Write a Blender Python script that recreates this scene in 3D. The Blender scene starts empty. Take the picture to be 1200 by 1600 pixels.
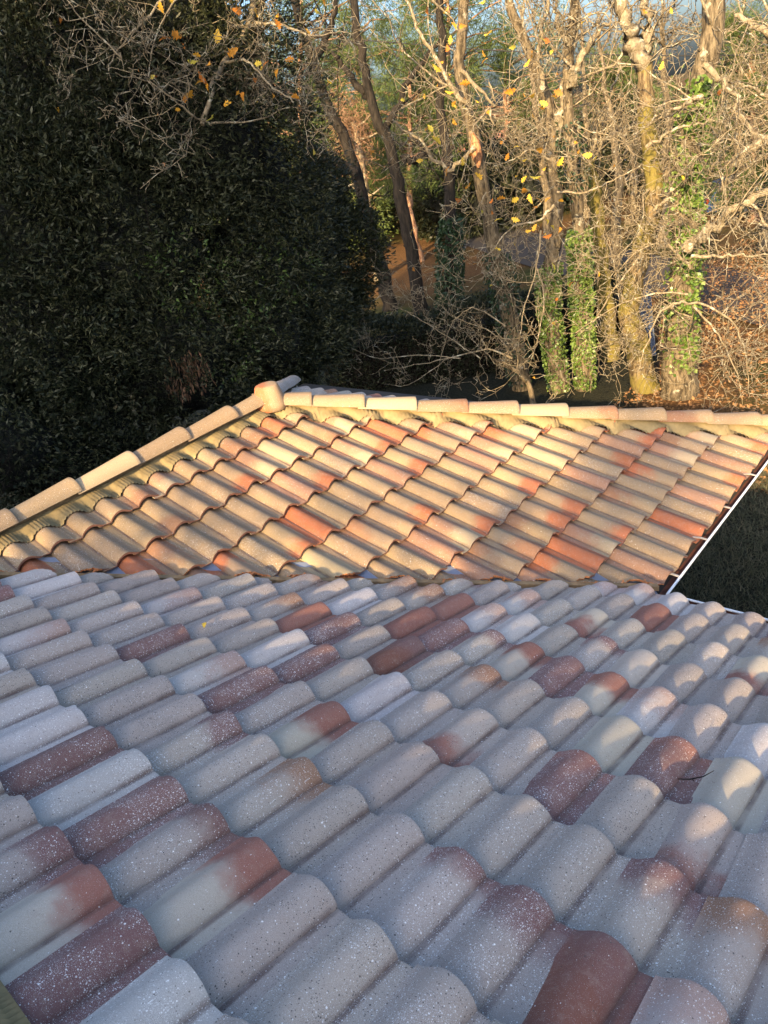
import bpy, math, random
import numpy as np
from mathutils import Matrix, Vector

rad = math.radians
SC = bpy.context.scene
COL = SC.collection

# ------------------------------------------------------------------ camera
F_PX, YAW, PITCH, ROLL = 1137.7, 0.7900, 0.47055, -0.19016
CAM = np.array([1.6135, -3.8811, 2.9700])


def cam_axes():
    cy, sy, cp, sp = math.cos(YAW), math.sin(YAW), math.cos(PITCH), math.sin(PITCH)
    fwd = np.array([-sy * cp, cy * cp, -sp])
    right = np.array([cy, sy, 0.0])
    up = np.cross(right, fwd)
    cr, sr = math.cos(ROLL), math.sin(ROLL)
    return cr * right + sr * up, -sr * right + cr * up, fwd


RX, RU, RF = cam_axes()
cd = bpy.data.cameras.new("camera")
cd.sensor_fit = 'VERTICAL'
cd.sensor_height = 36.0
cd.lens = F_PX / 1600.0 * 36.0
cd.clip_start, cd.clip_end = 0.05, 600.0
cam = bpy.data.objects.new("camera", cd)
COL.objects.link(cam)
cam.matrix_world = Matrix(((RX[0], RU[0], -RF[0], CAM[0]), (RX[1], RU[1], -RF[1], CAM[1]),
                           (RX[2], RU[2], -RF[2], CAM[2]), (0, 0, 0, 1)))
SC.camera = cam

# ------------------------------------------------------------------ light
SUN_EL, SUN_AZ = 21.0, 18.0          # degrees; azimuth counted from south (-Y) towards east (+X)
SUN_POWER, SKY_STRENGTH, EXPOSURE = 4.6, 0.15, 1.75
to_sun = Vector((math.sin(rad(SUN_AZ)) * math.cos(rad(SUN_EL)), -math.cos(rad(SUN_AZ)) * math.cos(rad(SUN_EL)),
                 math.sin(rad(SUN_EL))))
W = bpy.data.worlds.new("World")
SC.world = W
W.use_nodes = True
wn = W.node_tree
bg = wn.nodes["Background"]
sky = wn.nodes.new("ShaderNodeTexSky")
sky.sky_type = 'NISHITA'
sky.sun_disc = False
sky.sun_elevation = rad(SUN_EL)
sky.sun_rotation = rad(180.0 - SUN_AZ)
sky.air_density, sky.dust_density, sky.ozone_density = 1.0, 5.5, 5.5
wb_ = wn.nodes.new("ShaderNodeMix")       # white balance of the daylight
wb_.data_type = 'RGBA'
wb_.blend_type = 'MULTIPLY'
wb_.inputs[0].default_value = 1.0
wb_.inputs[7].default_value = (1.13, 1.02, 0.91, 1)
wn.links.new(sky.outputs[0], wb_.inputs[6])
wn.links.new(wb_.outputs[2], bg.inputs[0])
bg.inputs[1].default_value = SKY_STRENGTH
sl = bpy.data.lights.new("sun", 'SUN')
sl.energy = SUN_POWER
sl.angle = rad(0.5)
sl.color = (1.0, 0.71, 0.36)
so = bpy.data.objects.new("sun", sl)
COL.objects.link(so)
so.rotation_euler = to_sun.to_track_quat('Z', 'Y').to_euler()
SC.view_settings.view_transform = 'Standard'
SC.view_settings.look = 'None'
SC.view_settings.gamma = 1.0
SC.view_settings.exposure = EXPOSURE
SC.view_settings.use_curve_mapping = False


# ------------------------------------------------------------------ helpers
def tag(o, label=None, cat=None, group=None, kind=None):
    if label: o['label'] = label
    if cat: o['category'] = cat
    if group: o['group'] = group
    if kind: o['kind'] = kind
    return o


def link(name, data, parent=None):
    o = bpy.data.objects.new(name, data)
    COL.objects.link(o)
    if parent is not None: o.parent = parent
    return o


def empty(name, loc, label, cat, group=None):
    o = link(name, None)
    o.location = loc
    o.empty_display_size = 0.2
    return tag(o, label, cat, group)


def place(o, parent, M=None):
    """parent a part whose geometry or matrix is given in world space"""
    o.parent = parent
    if parent is not None:
        pw = world_of(parent)
        o.matrix_parent_inverse = pw.inverted()
    if M is not None: o.matrix_basis = M
    return o


_wm = {}


def world_of(o):
    if o.name in _wm: return _wm[o.name]
    m = o.matrix_basis.copy()
    if o.parent is not None:
        m = world_of(o.parent) @ o.matrix_parent_inverse @ m
    _wm[o.name] = m
    return m


def np_mesh(name, V, Q=None, T=None, mats=(), smooth=False, mat_idx=None):
    """fast mesh from numpy arrays: V (n,3), Q (m,4), T (k,3)"""
    me = bpy.data.meshes.new(name)
    V = np.asarray(V, np.float32)
    nq = 0 if Q is None else len(Q)
    nt = 0 if T is None else len(T)
    parts = []
    if nq: parts.append(np.asarray(Q, np.int32).ravel())
    if nt: parts.append(np.asarray(T, np.int32).ravel())
    loops = np.concatenate(parts)
    starts = np.concatenate([np.arange(nq, dtype=np.int32) * 4, nq * 4 + np.arange(nt, dtype=np.int32) * 3])
    me.vertices.add(len(V))
    me.vertices.foreach_set("co", V.ravel())
    me.loops.add(len(loops))
    me.loops.foreach_set("vertex_index", loops)
    me.polygons.add(nq + nt)
    me.polygons.foreach_set("loop_start", starts)
    for m in mats: me.materials.append(m)
    if mat_idx is not None: me.polygons.foreach_set("material_index", np.asarray(mat_idx, np.int32))
    if smooth: me.polygons.foreach_set("use_smooth", np.ones(nq + nt, bool))
    me.update(calc_edges=True)
    return me


class MB:
    def __init__(s):
        s.v, s.q, s.m = [], [], []

    def quad(s, a, b, c, d, mi=0):
        i = len(s.v)
        s.v += [a, b, c, d]
        s.q.append((i, i + 1, i + 2, i + 3))
        s.m.append(mi)

    def box(s, lo, hi, mi=0):
        x0, y0, z0 = lo
        x1, y1, z1 = hi
        P = [(x0, y0, z0), (x1, y0, z0), (x1, y1, z0), (x0, y1, z0), (x0, y0, z1), (x1, y0, z1), (x1, y1, z1), (x0, y1, z1)]
        i = len(s.v)
        s.v += P
        for f in ((0, 3, 2, 1), (4, 5, 6, 7), (0, 1, 5, 4), (1, 2, 6, 5), (2, 3, 7, 6), (3, 0, 4, 7)):
            s.q.append(tuple(i + k for k in f))
            s.m.append(mi)

    def prism(s, pts, ext, mi=0):
        """pts: closed outline (3D, any count), ext: extrusion vector"""
        i, n = len(s.v), len(pts)
        s.v += [tuple(p) for p in pts] + [tuple(np.add(p, ext)) for p in pts]
        for k in range(n):
            a, b = i + k, i + (k + 1) % n
            s.q.append((a, b, b + n, a + n))
            s.m.append(mi)
        s.q.append(tuple(range(i + n - 1, i - 1, -1)))
        s.q.append(tuple(range(i + n, i + 2 * n)))
        s.m += [mi, mi]

    def lathe(s, prof, seg=20, c=(0, 0, 0), mi=0):
        i = len(s.v)
        for (r, z) in prof:
            for k in range(seg):
                a = 2 * math.pi * k / seg
                s.v.append((c[0] + r * math.cos(a), c[1] + r * math.sin(a), c[2] + z))
        for j in range(len(prof) - 1):
            for k in range(seg):
                k2 = (k + 1) % seg
                s.q.append((i + j * seg + k, i + j * seg + k2, i + (j + 1) * seg + k2, i + (j + 1) * seg + k))
                s.m.append(mi)

    def mesh(s, name, mats, smooth=False):
        me = bpy.data.meshes.new(name)
        me.from_pydata([tuple(map(float, p)) for p in s.v], [], s.q)
        for m in (mats if isinstance(mats, (list, tuple)) else [mats]): me.materials.append(m)
        me.polygons.foreach_set("material_index", s.m)
        if smooth: me.polygons.foreach_set("use_smooth", [True] * len(s.q))
        me.update()
        return me

    def build(s, name, mats, parent=None, smooth=False):
        o = link(name, s.mesh(name, mats, smooth))
        return place(o, parent)


# tubes ------------------------------------------------------------
class Tubes:
    """collects polylines with radii; builds all of them at once, grouped by length"""

    def __init__(s):
        s.g = {}

    def add(s, P, R, sides=3):
        P = np.asarray(P, float)
        s.g.setdefault((len(P), sides), []).append((P, np.asarray(R, float)))

    def arrays(s):
        VV, QQ, off = [], [], 0
        for (n, sd), L in s.g.items():
            P = np.stack([l[0] for l in L])
            R = np.stack([l[1] for l in L])
            B = len(L)
            T = np.empty_like(P)
            T[:, 1:-1] = P[:, 2:] - P[:, :-2]
            T[:, 0] = P[:, 1] - P[:, 0]
            T[:, -1] = P[:, -1] - P[:, -2]
            T /= np.linalg.norm(T, axis=2, keepdims=True) + 1e-9
            ref = np.where(np.abs(T[:, :1, 2:3]) > 0.8, np.array([1.0, 0, 0]), np.array([0, 0, 1.0]))
            ref = np.broadcast_to(ref, T.shape)
            A = np.cross(T, ref)
            A /= np.linalg.norm(A, axis=2, keepdims=True) + 1e-9
            Bn = np.cross(T, A)
            ang = np.arange(sd) * 2 * np.pi / sd
            ring = (A[:, :, None] * np.cos(ang)[None, None, :, None] + Bn[:, :, None] * np.sin(ang)[None, None, :, None])
            V = P[:, :, None] + ring * R[:, :, None, None]
            VV.append(V.reshape(-1, 3))
            idx = off + np.arange(B * n * sd).reshape(B, n, sd)
            nx = np.roll(idx, -1, axis=2)
            Q = np.stack([idx[:, :-1], nx[:, :-1], nx[:, 1:], idx[:, 1:]], axis=-1).reshape(-1, 4)
            QQ.append(Q)
            off += B * n * sd
        return np.concatenate(VV), np.concatenate(QQ)

    def build(s, name, mat, parent=None):
        V, Q = s.arrays()
        o = link(name, np_mesh(name, V, Q, mats=[mat], smooth=True))
        return place(o, parent)


def sight(u, v, D):
    """world point on the line of sight through photo pixel (u, v) at plan distance D from the photographer"""
    d = (u - 600) / F_PX * RX - (v - 800) / F_PX * RU + RF
    return CAM + d * D / math.hypot(d[0], d[1])


# ------------------------------------------------------------------ materials
def mat(name):
    m = bpy.data.materials.new(name)
    m.use_nodes = True
    nt = m.node_tree
    return m, nt, nt.nodes["Principled BSDF"]


def nd(nt, typ, **kw):
    n = nt.nodes.new(typ)
    for k, v in kw.items():
        if k.startswith('i_'):
            key = k[2:]
            n.inputs[int(key) if key.isdigit() else key.replace('_', ' ')].default_value = v
        else:
            setattr(n, k, v)
    return n


def lk(nt, a, b): nt.links.new(a, b)


def math_n(nt, op, a, b=None, clamp=False):
    n = nt.nodes.new("ShaderNodeMath")
    n.operation = op
    n.use_clamp = clamp
    for i, x in enumerate((a, b)):
        if x is None: continue
        if isinstance(x, (int, float)): n.inputs[i].default_value = x
        else: lk(nt, x, n.inputs[i])
    return n.outputs[0]


def mix_c(nt, fac, a, b, mode='MIX'):
    n = nt.nodes.new("ShaderNodeMix")
    n.data_type = 'RGBA'
    n.blend_type = mode
    for i, x in ((0, fac), (6, a), (7, b)):
        if isinstance(x, (int, float)): n.inputs[i].default_value = x
        elif isinstance(x, (tuple, list)): n.inputs[i].default_value = (*x[:3], 1)
        else: lk(nt, x, n.inputs[i])
    return n.outputs[2]


def noise(nt, vec, scale, detail=4, rough=0.55):
    n = nt.nodes.new("ShaderNodeTexNoise")
    n.inputs['Scale'].default_value = scale
    n.inputs['Detail'].default_value = detail
    n.inputs['Roughness'].default_value = rough
    if vec is not None: lk(nt, vec, n.inputs['Vector'])
    return n.outputs[0]


def ramp(nt, fac, stops):
    n = nt.nodes.new("ShaderNodeValToRGB")
    el = n.color_ramp.elements
    while len(el) < len(stops): el.new(0.5)
    for e, (p, c) in zip(el, stops):
        e.position = p
        e.color = (*c, 1) if len(c) == 3 else c
    lk(nt, fac, n.inputs[0])
    return n.outputs[0]


def bump(nt, b, h, strength, dist):
    n = nt.nodes.new("ShaderNodeBump")
    n.inputs['Strength'].default_value = strength
    n.inputs['Distance'].default_value = dist
    lk(nt, h, n.inputs['Height'])
    lk(nt, n.outputs[0], b.inputs['Normal'])


def mapr(nt, x, a, b, c=0.0, d=1.0, smooth=False):
    n = nt.nodes.new("ShaderNodeMapRange")
    if smooth: n.interpolation_type = 'SMOOTHSTEP'
    for i, val in ((1, a), (2, b), (3, c), (4, d)):
        if isinstance(val, (int, float)): n.inputs[i].default_value = val
        else: lk(nt, val, n.inputs[i])
    lk(nt, x, n.inputs[0])
    return n.outputs[0]


def tile_material():
    m, nt, b = mat("clay_tile")
    tc = nd(nt, "ShaderNodeTexCoord")

    def attr(name):
        a = nd(nt, "ShaderNodeAttribute")
        a.attribute_type = 'OBJECT'
        a.attribute_name = name
        return a
    ca, cb, par, spk = attr("tone_back"), attr("tone_nose"), attr("blend"), attr("specks")
    ps = nd(nt, "ShaderNodeSeparateXYZ"); lk(nt, par.outputs['Vector'], ps.inputs[0])
    ss = nd(nt, "ShaderNodeSeparateXYZ"); lk(nt, spk.outputs['Vector'], ss.inputs[0])
    off = nd(nt, "ShaderNodeVectorMath", operation='SCALE')
    off.inputs[0].default_value = (7.3, 3.1, 5.7)
    lk(nt, ps.outputs[2], off.inputs['Scale'])
    add = nd(nt, "ShaderNodeVectorMath", operation='ADD')
    lk(nt, tc.outputs['Object'], add.inputs[0]); lk(nt, off.outputs[0], add.inputs[1])
    P = add.outputs[0]
    xyz = nd(nt, "ShaderNodeSeparateXYZ"); lk(nt, tc.outputs['Object'], xyz.inputs[0])
    n1 = noise(nt, P, 9.0, 3)
    n2 = noise(nt, P, 38.0, 5, 0.65)
    n3 = noise(nt, P, 420.0, 2)
    # spray-like blend from the back tone to the nose tone
    t = math_n(nt, 'SUBTRACT', xyz.outputs[1], ps.outputs[0])
    t = math_n(nt, 'DIVIDE', t, ps.outputs[1])
    t = math_n(nt, 'ADD', t, math_n(nt, 'MULTIPLY', math_n(nt, 'SUBTRACT', n1, 0.5), 2.2))
    t = math_n(nt, 'ADD', t, math_n(nt, 'MULTIPLY', math_n(nt, 'SUBTRACT', n3, 0.5), 0.9))
    t = mapr(nt, t, -0.6, 0.6, smooth=True)
    c = mix_c(nt, t, ca.outputs['Color'], cb.outputs['Color'])
    # blotches of another clay tone
    bl = mapr(nt, n2, 0.52, 0.75)
    c = mix_c(nt, math_n(nt, 'MULTIPLY', bl, 0.35), c, (0.36, 0.27, 0.21))
    g = mapr(nt, n3, 0.25, 0.75, 0.8, 1.12)
    c = mix_c(nt, 1.0, c, g, 'MULTIPLY')

    # dirt that has settled along the groove beside the roll
    gx = math_n(nt, 'ABSOLUTE', math_n(nt, 'SUBTRACT', xyz.outputs[0], 0.081))
    gr = mapr(nt, gx, 0.004, 0.014, 1.0, 0.0, True)
    gr = math_n(nt, 'MULTIPLY', math_n(nt, 'MULTIPLY', gr, ss.outputs[2]), mapr(nt, n1, 0.35, 0.62, 0.25, 0.8))
    c = mix_c(nt, gr, c, (0.115, 0.07, 0.06))

    def spots(scale, lo, hi, amount, seed, clump):
        v = nd(nt, "ShaderNodeTexVoronoi")
        v.inputs['Scale'].default_value = scale
        mp = nd(nt, "ShaderNodeMapping"); mp.inputs['Location'].default_value = (seed, seed * 2, 0)
        lk(nt, P, mp.inputs[0]); lk(nt, mp.outputs[0], v.inputs['Vector'])
        sep = nd(nt, "ShaderNodeSeparateColor"); lk(nt, v.outputs['Color'], sep.inputs[0])
        r = math_n(nt, 'POWER', sep.outputs[0], 1.8)
        r = mapr(nt, r, 0.0, 1.0, lo, hi)
        on = math_n(nt, 'LESS_THAN', sep.outputs[1], math_n(nt, 'MULTIPLY', amount, clump))
        d = math_n(nt, 'LESS_THAN', v.outputs['Distance'], r)
        return math_n(nt, 'MULTIPLY', d, on)
    cl = mapr(nt, n1, 0.34, 0.62, 0.25, 1.35)
    wh = spots(200.0, 0.10, 0.42, ss.outputs[0], 1.7, cl)
    wh2 = spots(85.0, 0.03, 0.24, math_n(nt, 'MULTIPLY', ss.outputs[0], 0.8), 4.4, cl)
    dk = spots(170.0, 0.08, 0.36, ss.outputs[1], 8.1, mapr(nt, n2, 0.3, 0.7, 0.5, 1.2))
    dk2 = spots(95.0, 0.05, 0.26, math_n(nt, 'MULTIPLY', ss.outputs[1], 0.7), 12.7, mapr(nt, n2, 0.3, 0.7, 0.4, 1.2))
    c = mix_c(nt, math_n(nt, 'MULTIPLY', math_n(nt, 'MAXIMUM', dk, dk2), 0.88), c, (0.085, 0.07, 0.06))
    c = mix_c(nt, math_n(nt, 'MAXIMUM', math_n(nt, 'MULTIPLY', wh, 0.75), wh2), c, (0.80, 0.78, 0.74))
    fw_ = math_n(nt, 'LESS_THAN', math_n(nt, 'MULTIPLY', noise(nt, P, 620.0, 1), 1.0), math_n(nt, 'ADD', 0.31, math_n(nt, 'MULTIPLY', math_n(nt, 'MULTIPLY', ss.outputs[1], cl), 0.10)))
    c = mix_c(nt, math_n(nt, 'MULTIPLY', fw_, 0.6), c, (0.12, 0.10, 0.09))
    fl_ = math_n(nt, 'GREATER_THAN', noise(nt, P, 540.0, 1), math_n(nt, 'SUBTRACT', 0.70, math_n(nt, 'MULTIPLY', math_n(nt, 'MULTIPLY', ss.outputs[0], cl), 0.11)))
    c = mix_c(nt, math_n(nt, 'MULTIPLY', fl_, 0.55), c, (0.75, 0.73, 0.69))
    lk(nt, c, b.inputs['Base Color'])
    b.inputs['Roughness'].default_value = 0.82
    b.inputs['Specular IOR Level'].default_value = 0.35
    h = math_n(nt, 'ADD', math_n(nt, 'MULTIPLY', n3, 0.5), math_n(nt, 'ADD', math_n(nt, 'MULTIPLY', n2, 0.8), math_n(nt, 'SUBTRACT', math_n(nt, 'MULTIPLY', wh2, 0.4), math_n(nt, 'MULTIPLY', dk, 0.6))))
    bump(nt, b, h, 0.35, 0.002)
    return m


def simple(name, col, rough=0.8, nscale=0, var=0.25, bstr=0.0, bdist=0.01, metallic=0.0, coord='Object', col2=None, detail=5):
    m, nt, b = mat(name)
    b.inputs['Roughness'].default_value = rough
    b.inputs['Metallic'].default_value = metallic
    b.inputs['Base Color'].default_value = (*col, 1)
    if nscale:
        tc = nd(nt, "ShaderNodeTexCoord")
        n = noise(nt, tc.outputs[coord], nscale, detail, 0.6)
        c2 = col2 or tuple(x * (1 - var) for x in col)
        c1 = tuple(x * (1 + var * 0.6) for x in col)
        lk(nt, ramp(nt, n, [(0.3, c2), (0.7, c1)]), b.inputs['Base Color'])
        if bstr: bump(nt, b, n, bstr, bdist)
    return m


def leaf_material(name, cols, rough=0.5, trans=0.25, spec=0.4, scale=1.6, by_object=False):
    """foliage: hue varies by leaf (island) and by clump; some light passes through"""
    m, nt, b = mat(name)
    geo = nd(nt, "ShaderNodeNewGeometry")
    tc = nd(nt, "ShaderNodeTexCoord")
    n = noise(nt, tc.outputs['Object'], scale, 3)
    f = math_n(nt, 'ADD', math_n(nt, 'MULTIPLY', geo.outputs['Random Per Island'], 0.6), math_n(nt, 'MULTIPLY', n, 0.5), True)
    if by_object:
        f = nd(nt, "ShaderNodeObjectInfo").outputs['Random']
    k = len(cols)
    c = ramp(nt, f, [(i / (k - 1), cols[i]) for i in range(k)])
    lk(nt, c, b.inputs['Base Color'])
    b.inputs['Roughness'].default_value = rough
    b.inputs['Specular IOR Level'].default_value = spec
    if trans > 0:
        tr = nd(nt, "ShaderNodeBsdfTranslucent")
        lk(nt, c, tr.inputs[0])
        mx = nd(nt, "ShaderNodeMixShader")
        mx.inputs[0].default_value = trans
        out = nt.nodes["Material Output"]
        lk(nt, b.outputs[0], mx.inputs[1]); lk(nt, tr.outputs[0], mx.inputs[2]); lk(nt, mx.outputs[0], out.inputs[0])
    return m


def bark_material(name, dark, light, lichen, amount, scale=6.0, moss=None, moss_amt=0.0):
    m, nt, b = mat(name)
    tc = nd(nt, "ShaderNodeTexCoord")
    mp = nd(nt, "ShaderNodeMapping")
    mp.inputs['Scale'].default_value = (1, 1, 0.25)
    lk(nt, tc.outputs['Object'], mp.inputs[0])
    n1 = noise(nt, mp.outputs[0], scale * 3, 7, 0.7)
    n2 = noise(nt, tc.outputs['Object'], scale, 5, 0.65)
    n3 = noise(nt, tc.outputs['Object'], scale * 0.35, 3)
    c = ramp(nt, n1, [(0.40, dark), (0.60, light)])
    if moss:
        c = mix_c(nt, mapr(nt, n3, 0.62 - moss_amt * 0.4, 0.75 - moss_amt * 0.4, 0, 0.85), c, moss)
    c = mix_c(nt, mapr(nt, n2, 0.66 - amount * 0.4, 0.72 - amount * 0.4, 0, 0.9), c, lichen)
    lk(nt, c, b.inputs['Base Color'])
    b.inputs['Roughness'].default_value = 0.9
    b.inputs['Specular IOR Level'].default_value = 0.2
    bump(nt, b, n1, 0.9, 0.04)
    return m


M_TILE = tile_material()
M_CLAY = simple("broken_clay", (0.52, 0.20, 0.075), 0.9, 60, 0.35, 0.6, 0.004)
M_EDGE = simple("clay_edge", (0.24, 0.11, 0.07), 0.9, 60, 0.3)
M_RIDGE = simple("ridge_roll", (0.27, 0.205, 0.095), 0.8, 20, 0.2)
M_WHITE = simple("white_metal", (0.82, 0.83, 0.84), 0.35, 8, 0.06)
M_CLIP = simple("clip_metal", (0.42, 0.38, 0.33), 0.5, 30, 0.3)
M_BROWN = simple("brown_gutter", (0.13, 0.045, 0.025), 0.55, 14, 0.5, col2=(0.05, 0.025, 0.018))
M_FLASH = simple("valley_metal", (0.20, 0.23, 0.30), 0.5, 5, 0.25)
M_WOOD = simple("batten_wood", (0.30, 0.19, 0.09), 0.85, 18, 0.4, 0.3, 0.003)
M_WALL = simple("plaster", (0.62, 0.55, 0.45), 0.9, 3, 0.1, 0.2, 0.003)
M_DECK = simple("roof_felt", (0.03, 0.028, 0.027), 0.95)
M_OAK = bark_material("oak_bark", (0.045, 0.035, 0.022), (0.19, 0.15, 0.095), (0.33, 0.31, 0.24), 0.15, 5)
M_MOSSY = bark_material("mossy_bark", (0.06, 0.042, 0.024), (0.22, 0.165, 0.09), (0.34, 0.32, 0.23), 0.12, 5, (0.16, 0.135, 0.03), 0.55)
M_DARKBARK = bark_material("dark_bark", (0.008, 0.0065, 0.005), (0.03, 0.024, 0.018), (0.06, 0.055, 0.045), 0.0, 4)  # near-black: shade on the trunks is put into the bark colour
M_TWIG = bark_material("twig_bark", (0.15, 0.12, 0.075), (0.29, 0.24, 0.16), (0.42, 0.40, 0.31), 0.25, 7)
M_PINEBARK = bark_material("pine_bark", (0.10, 0.05, 0.03), (0.36, 0.22, 0.14), (0.4, 0.33, 0.25), 0.05, 4)

# ------------------------------------------------------------------ roof tiles
A_W, B_L = 0.22, 0.3800            # cover width and exposed length of one tile
SL_F, SL_N = 0.3349, 0.3405        # slopes (radians)
DZ_N = 0.0715
ROLL_W, ROLL_H, THK, LIFT, BACK = 0.083, 0.052, 0.016, 0.039, 0.455
NB = 0.048 - ROLL_H - LIFT         # base offset of the tile bed
RNG = random.Random(11)


WL, WR, PAN_END = 0.094, 0.078, 0.168    # roll reaches from -WL to WR, the pan on to PAN_END


def prof(x, s=1.0):
    """height of the tile across its width: a round roll that flows into a shallow pan"""
    h = ROLL_H * s
    if x < 0:
        t = min(1.0, -x / (WL * s))
        return 0.008 + (h - 0.008) * (0.5 + 0.5 * math.cos(math.pi * t)) ** 0.80
    w = WR * s
    if x <= w:
        return h * max(0.0, 1 - (x / w) ** 2.0) ** 0.68 - 0.0015 * math.exp(-((x - w) / 0.006) ** 2)
    t = (x - w) / (PAN_END - WR)
    return -0.0015 * math.exp(-((x - w) / 0.006) ** 2) + 0.011 * min(t, 1.2) ** 1.7


XS = ([-WL * math.cos(math.pi / 2 * i / 9) for i in range(9)] + [WR * math.sin(math.pi / 2 * i / 8) for i in range(9)] +
      [0.082, 0.088, 0.100, 0.118, 0.140, PAN_END])


def tile_mesh(name, lo=None, hi=None, jag=0.0, rng=None, var=0):
    """one tile: x across (roll at 0, pan to +x), y down the slope (nose at 0), z outwards.
    lo(x), hi(x): where a cut line crosses column x."""
    xs = XS
    if jag:
        xs = sorted(set(XS + [(a + b) / 2 for a, b in zip(XS, XS[1:])]))
    rows = [0.0, 0.35, 0.7, 0.93, 0.985, 1.0] if not jag else [0.0, 0.4, 0.8, 1.0]
    V, Q, MI = [], [], []
    cols = []
    jv = 0.0
    for x in xs:
        y0 = -BACK if lo is None else max(-BACK, lo(x))
        y1 = 0.0 if hi is None else min(0.0, hi(x))
        cut = y1 < -1e-6
        if cut and jag:
            jv = 0.55 * jv + rng.uniform(-1, 1) * jag
            y1 = min(0.0, y1 + jv)
        cols.append((x, y0, y1, cut))
    n = len(rows)

    def point(x, y, t, cut, inner):
        s = 1.0 + 0.15 * y / BACK
        xx = x * s if x <= WR + 1e-6 else x + (s - 1) * WR * (PAN_END - x) / (PAN_END - WR)
        z = prof(xx, s)
        if var:
            z += 0.0015 * math.sin(var * 2.1 + y * 11 + x * 17) + 0.0010 * math.sin(var + x * 60)
            if t > 0.95:
                y += 0.0022 * math.sin(var * 1.7 + x * 38)
                if var % 3 == 0: y -= 0.007 * math.exp(-((x - 0.05 * math.sin(var * 5.3)) / 0.007) ** 2)
        if not cut and t > 0.95 and hi is None: z -= 0.0025 * ((t - 0.95) / 0.05) ** 2
        if inner:
            on = max(0.0, 1 - (xx / WL) ** 2) if xx < 0 else max(0.0, 1 - (xx / WR) ** 2)
            z -= THK * (0.45 + 0.55 * on)
            if xx < WR: xx *= 0.90
        return (xx, y, z)

    for (x, y0, y1, cut) in cols:
        y1 = max(y1, y0)
        for t in rows: V.append(point(x, y0 + (y1 - y0) * t, t, cut, False))
        for t in rows: V.append(point(x, y0 + (y1 - y0) * t, t, cut, True))
    W2 = 2 * n
    for i in range(len(cols) - 1):
        a, b2 = cols[i], cols[i + 1]
        if a[2] - a[1] < 1e-5 and b2[2] - b2[1] < 1e-5: continue
        for j in range(n - 1):
            p = i * W2 + j
            q = (i + 1) * W2 + j
            Q.append((p, q, q + 1, p + 1)); MI.append(0)
            Q.append((p + n + 1, q + n + 1, q + n, p + n)); MI.append(1)
        p, q = i * W2 + n - 1, (i + 1) * W2 + n - 1
        Q.append((p, q, q + n, p + n)); MI.append(1 if (a[3] or b2[3]) else 2)
        p, q = i * W2, (i + 1) * W2
        Q.append((q, p, p + n, q + n)); MI.append(0)
    for i in (0, len(cols) - 1):
        for j in range(n - 1):
            p = i * W2 + j
            f = (p, p + 1, p + n + 1, p + n)
            Q.append(f if i == 0 else f[::-1]); MI.append(0)
    me = np_mesh(name, np.array(V), np.array(Q), mats=[M_TILE, M_CLAY, M_EDGE], mat_idx=MI)
    me.polygons.foreach_set("use_smooth", np.ones(len(Q), bool))
    me.set_sharp_from_angle(angle=rad(42))
    return me


def frame(o, xa, ya, za):
    return Matrix(((xa[0], ya[0], za[0], o[0]), (xa[1], ya[1], za[1], o[1]), (xa[2], ya[2], za[2], o[2]), (0, 0, 0, 1)))


TILT = math.atan2(LIFT, B_L)


def slope_frame(which, cross, dist, tilt=TILT, jit=True):
    """local frame of a tile. which: 'front' slopes to +Y, 'far' slopes to +X, 'north' slopes to +Y.
    cross: world x (front, north) or y (far) of the roll crest; dist: distance up the slope from the eave line"""
    s = SL_F if which == 'far' else SL_N if which == 'front' else SL_F
    if which == 'far':
        dn = np.array([math.cos(s), 0, -math.sin(s)]); nm = np.array([math.sin(s), 0, math.cos(s)])
        xa = np.array([0, -1.0, 0])
        o = np.array([-dist * math.cos(s), cross, dist * math.sin(s)])
    else:
        dn = np.array([0, math.cos(s), -math.sin(s)]); nm = np.array([0, math.sin(s), math.cos(s)])
        xa = np.array([1.0, 0, 0])
        y0, z0 = (0.0, DZ_N) if which == 'front' else (NORTH_Y, 0.0)
        o = np.array([cross, y0 - dist * math.cos(s), z0 + dist * math.sin(s)])
    o = o + nm * (NB + LIFT)
    if jit:
        o = o + xa * RNG.gauss(0, 0.0022) + dn * RNG.gauss(0, 0.005) + nm * RNG.uniform(0, 0.004)
        tilt = tilt + RNG.gauss(0, 0.004)
        a = RNG.gauss(0, 0.010)
        xa, dn = xa * math.cos(a) + dn * math.sin(a), dn * math.cos(a) - xa * math.sin(a)
    d2 = dn * math.cos(tilt) + nm * math.sin(tilt)
    n2 = nm * math.cos(tilt) - dn * math.sin(tilt)
    return frame(o, xa, d2, n2)


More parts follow.
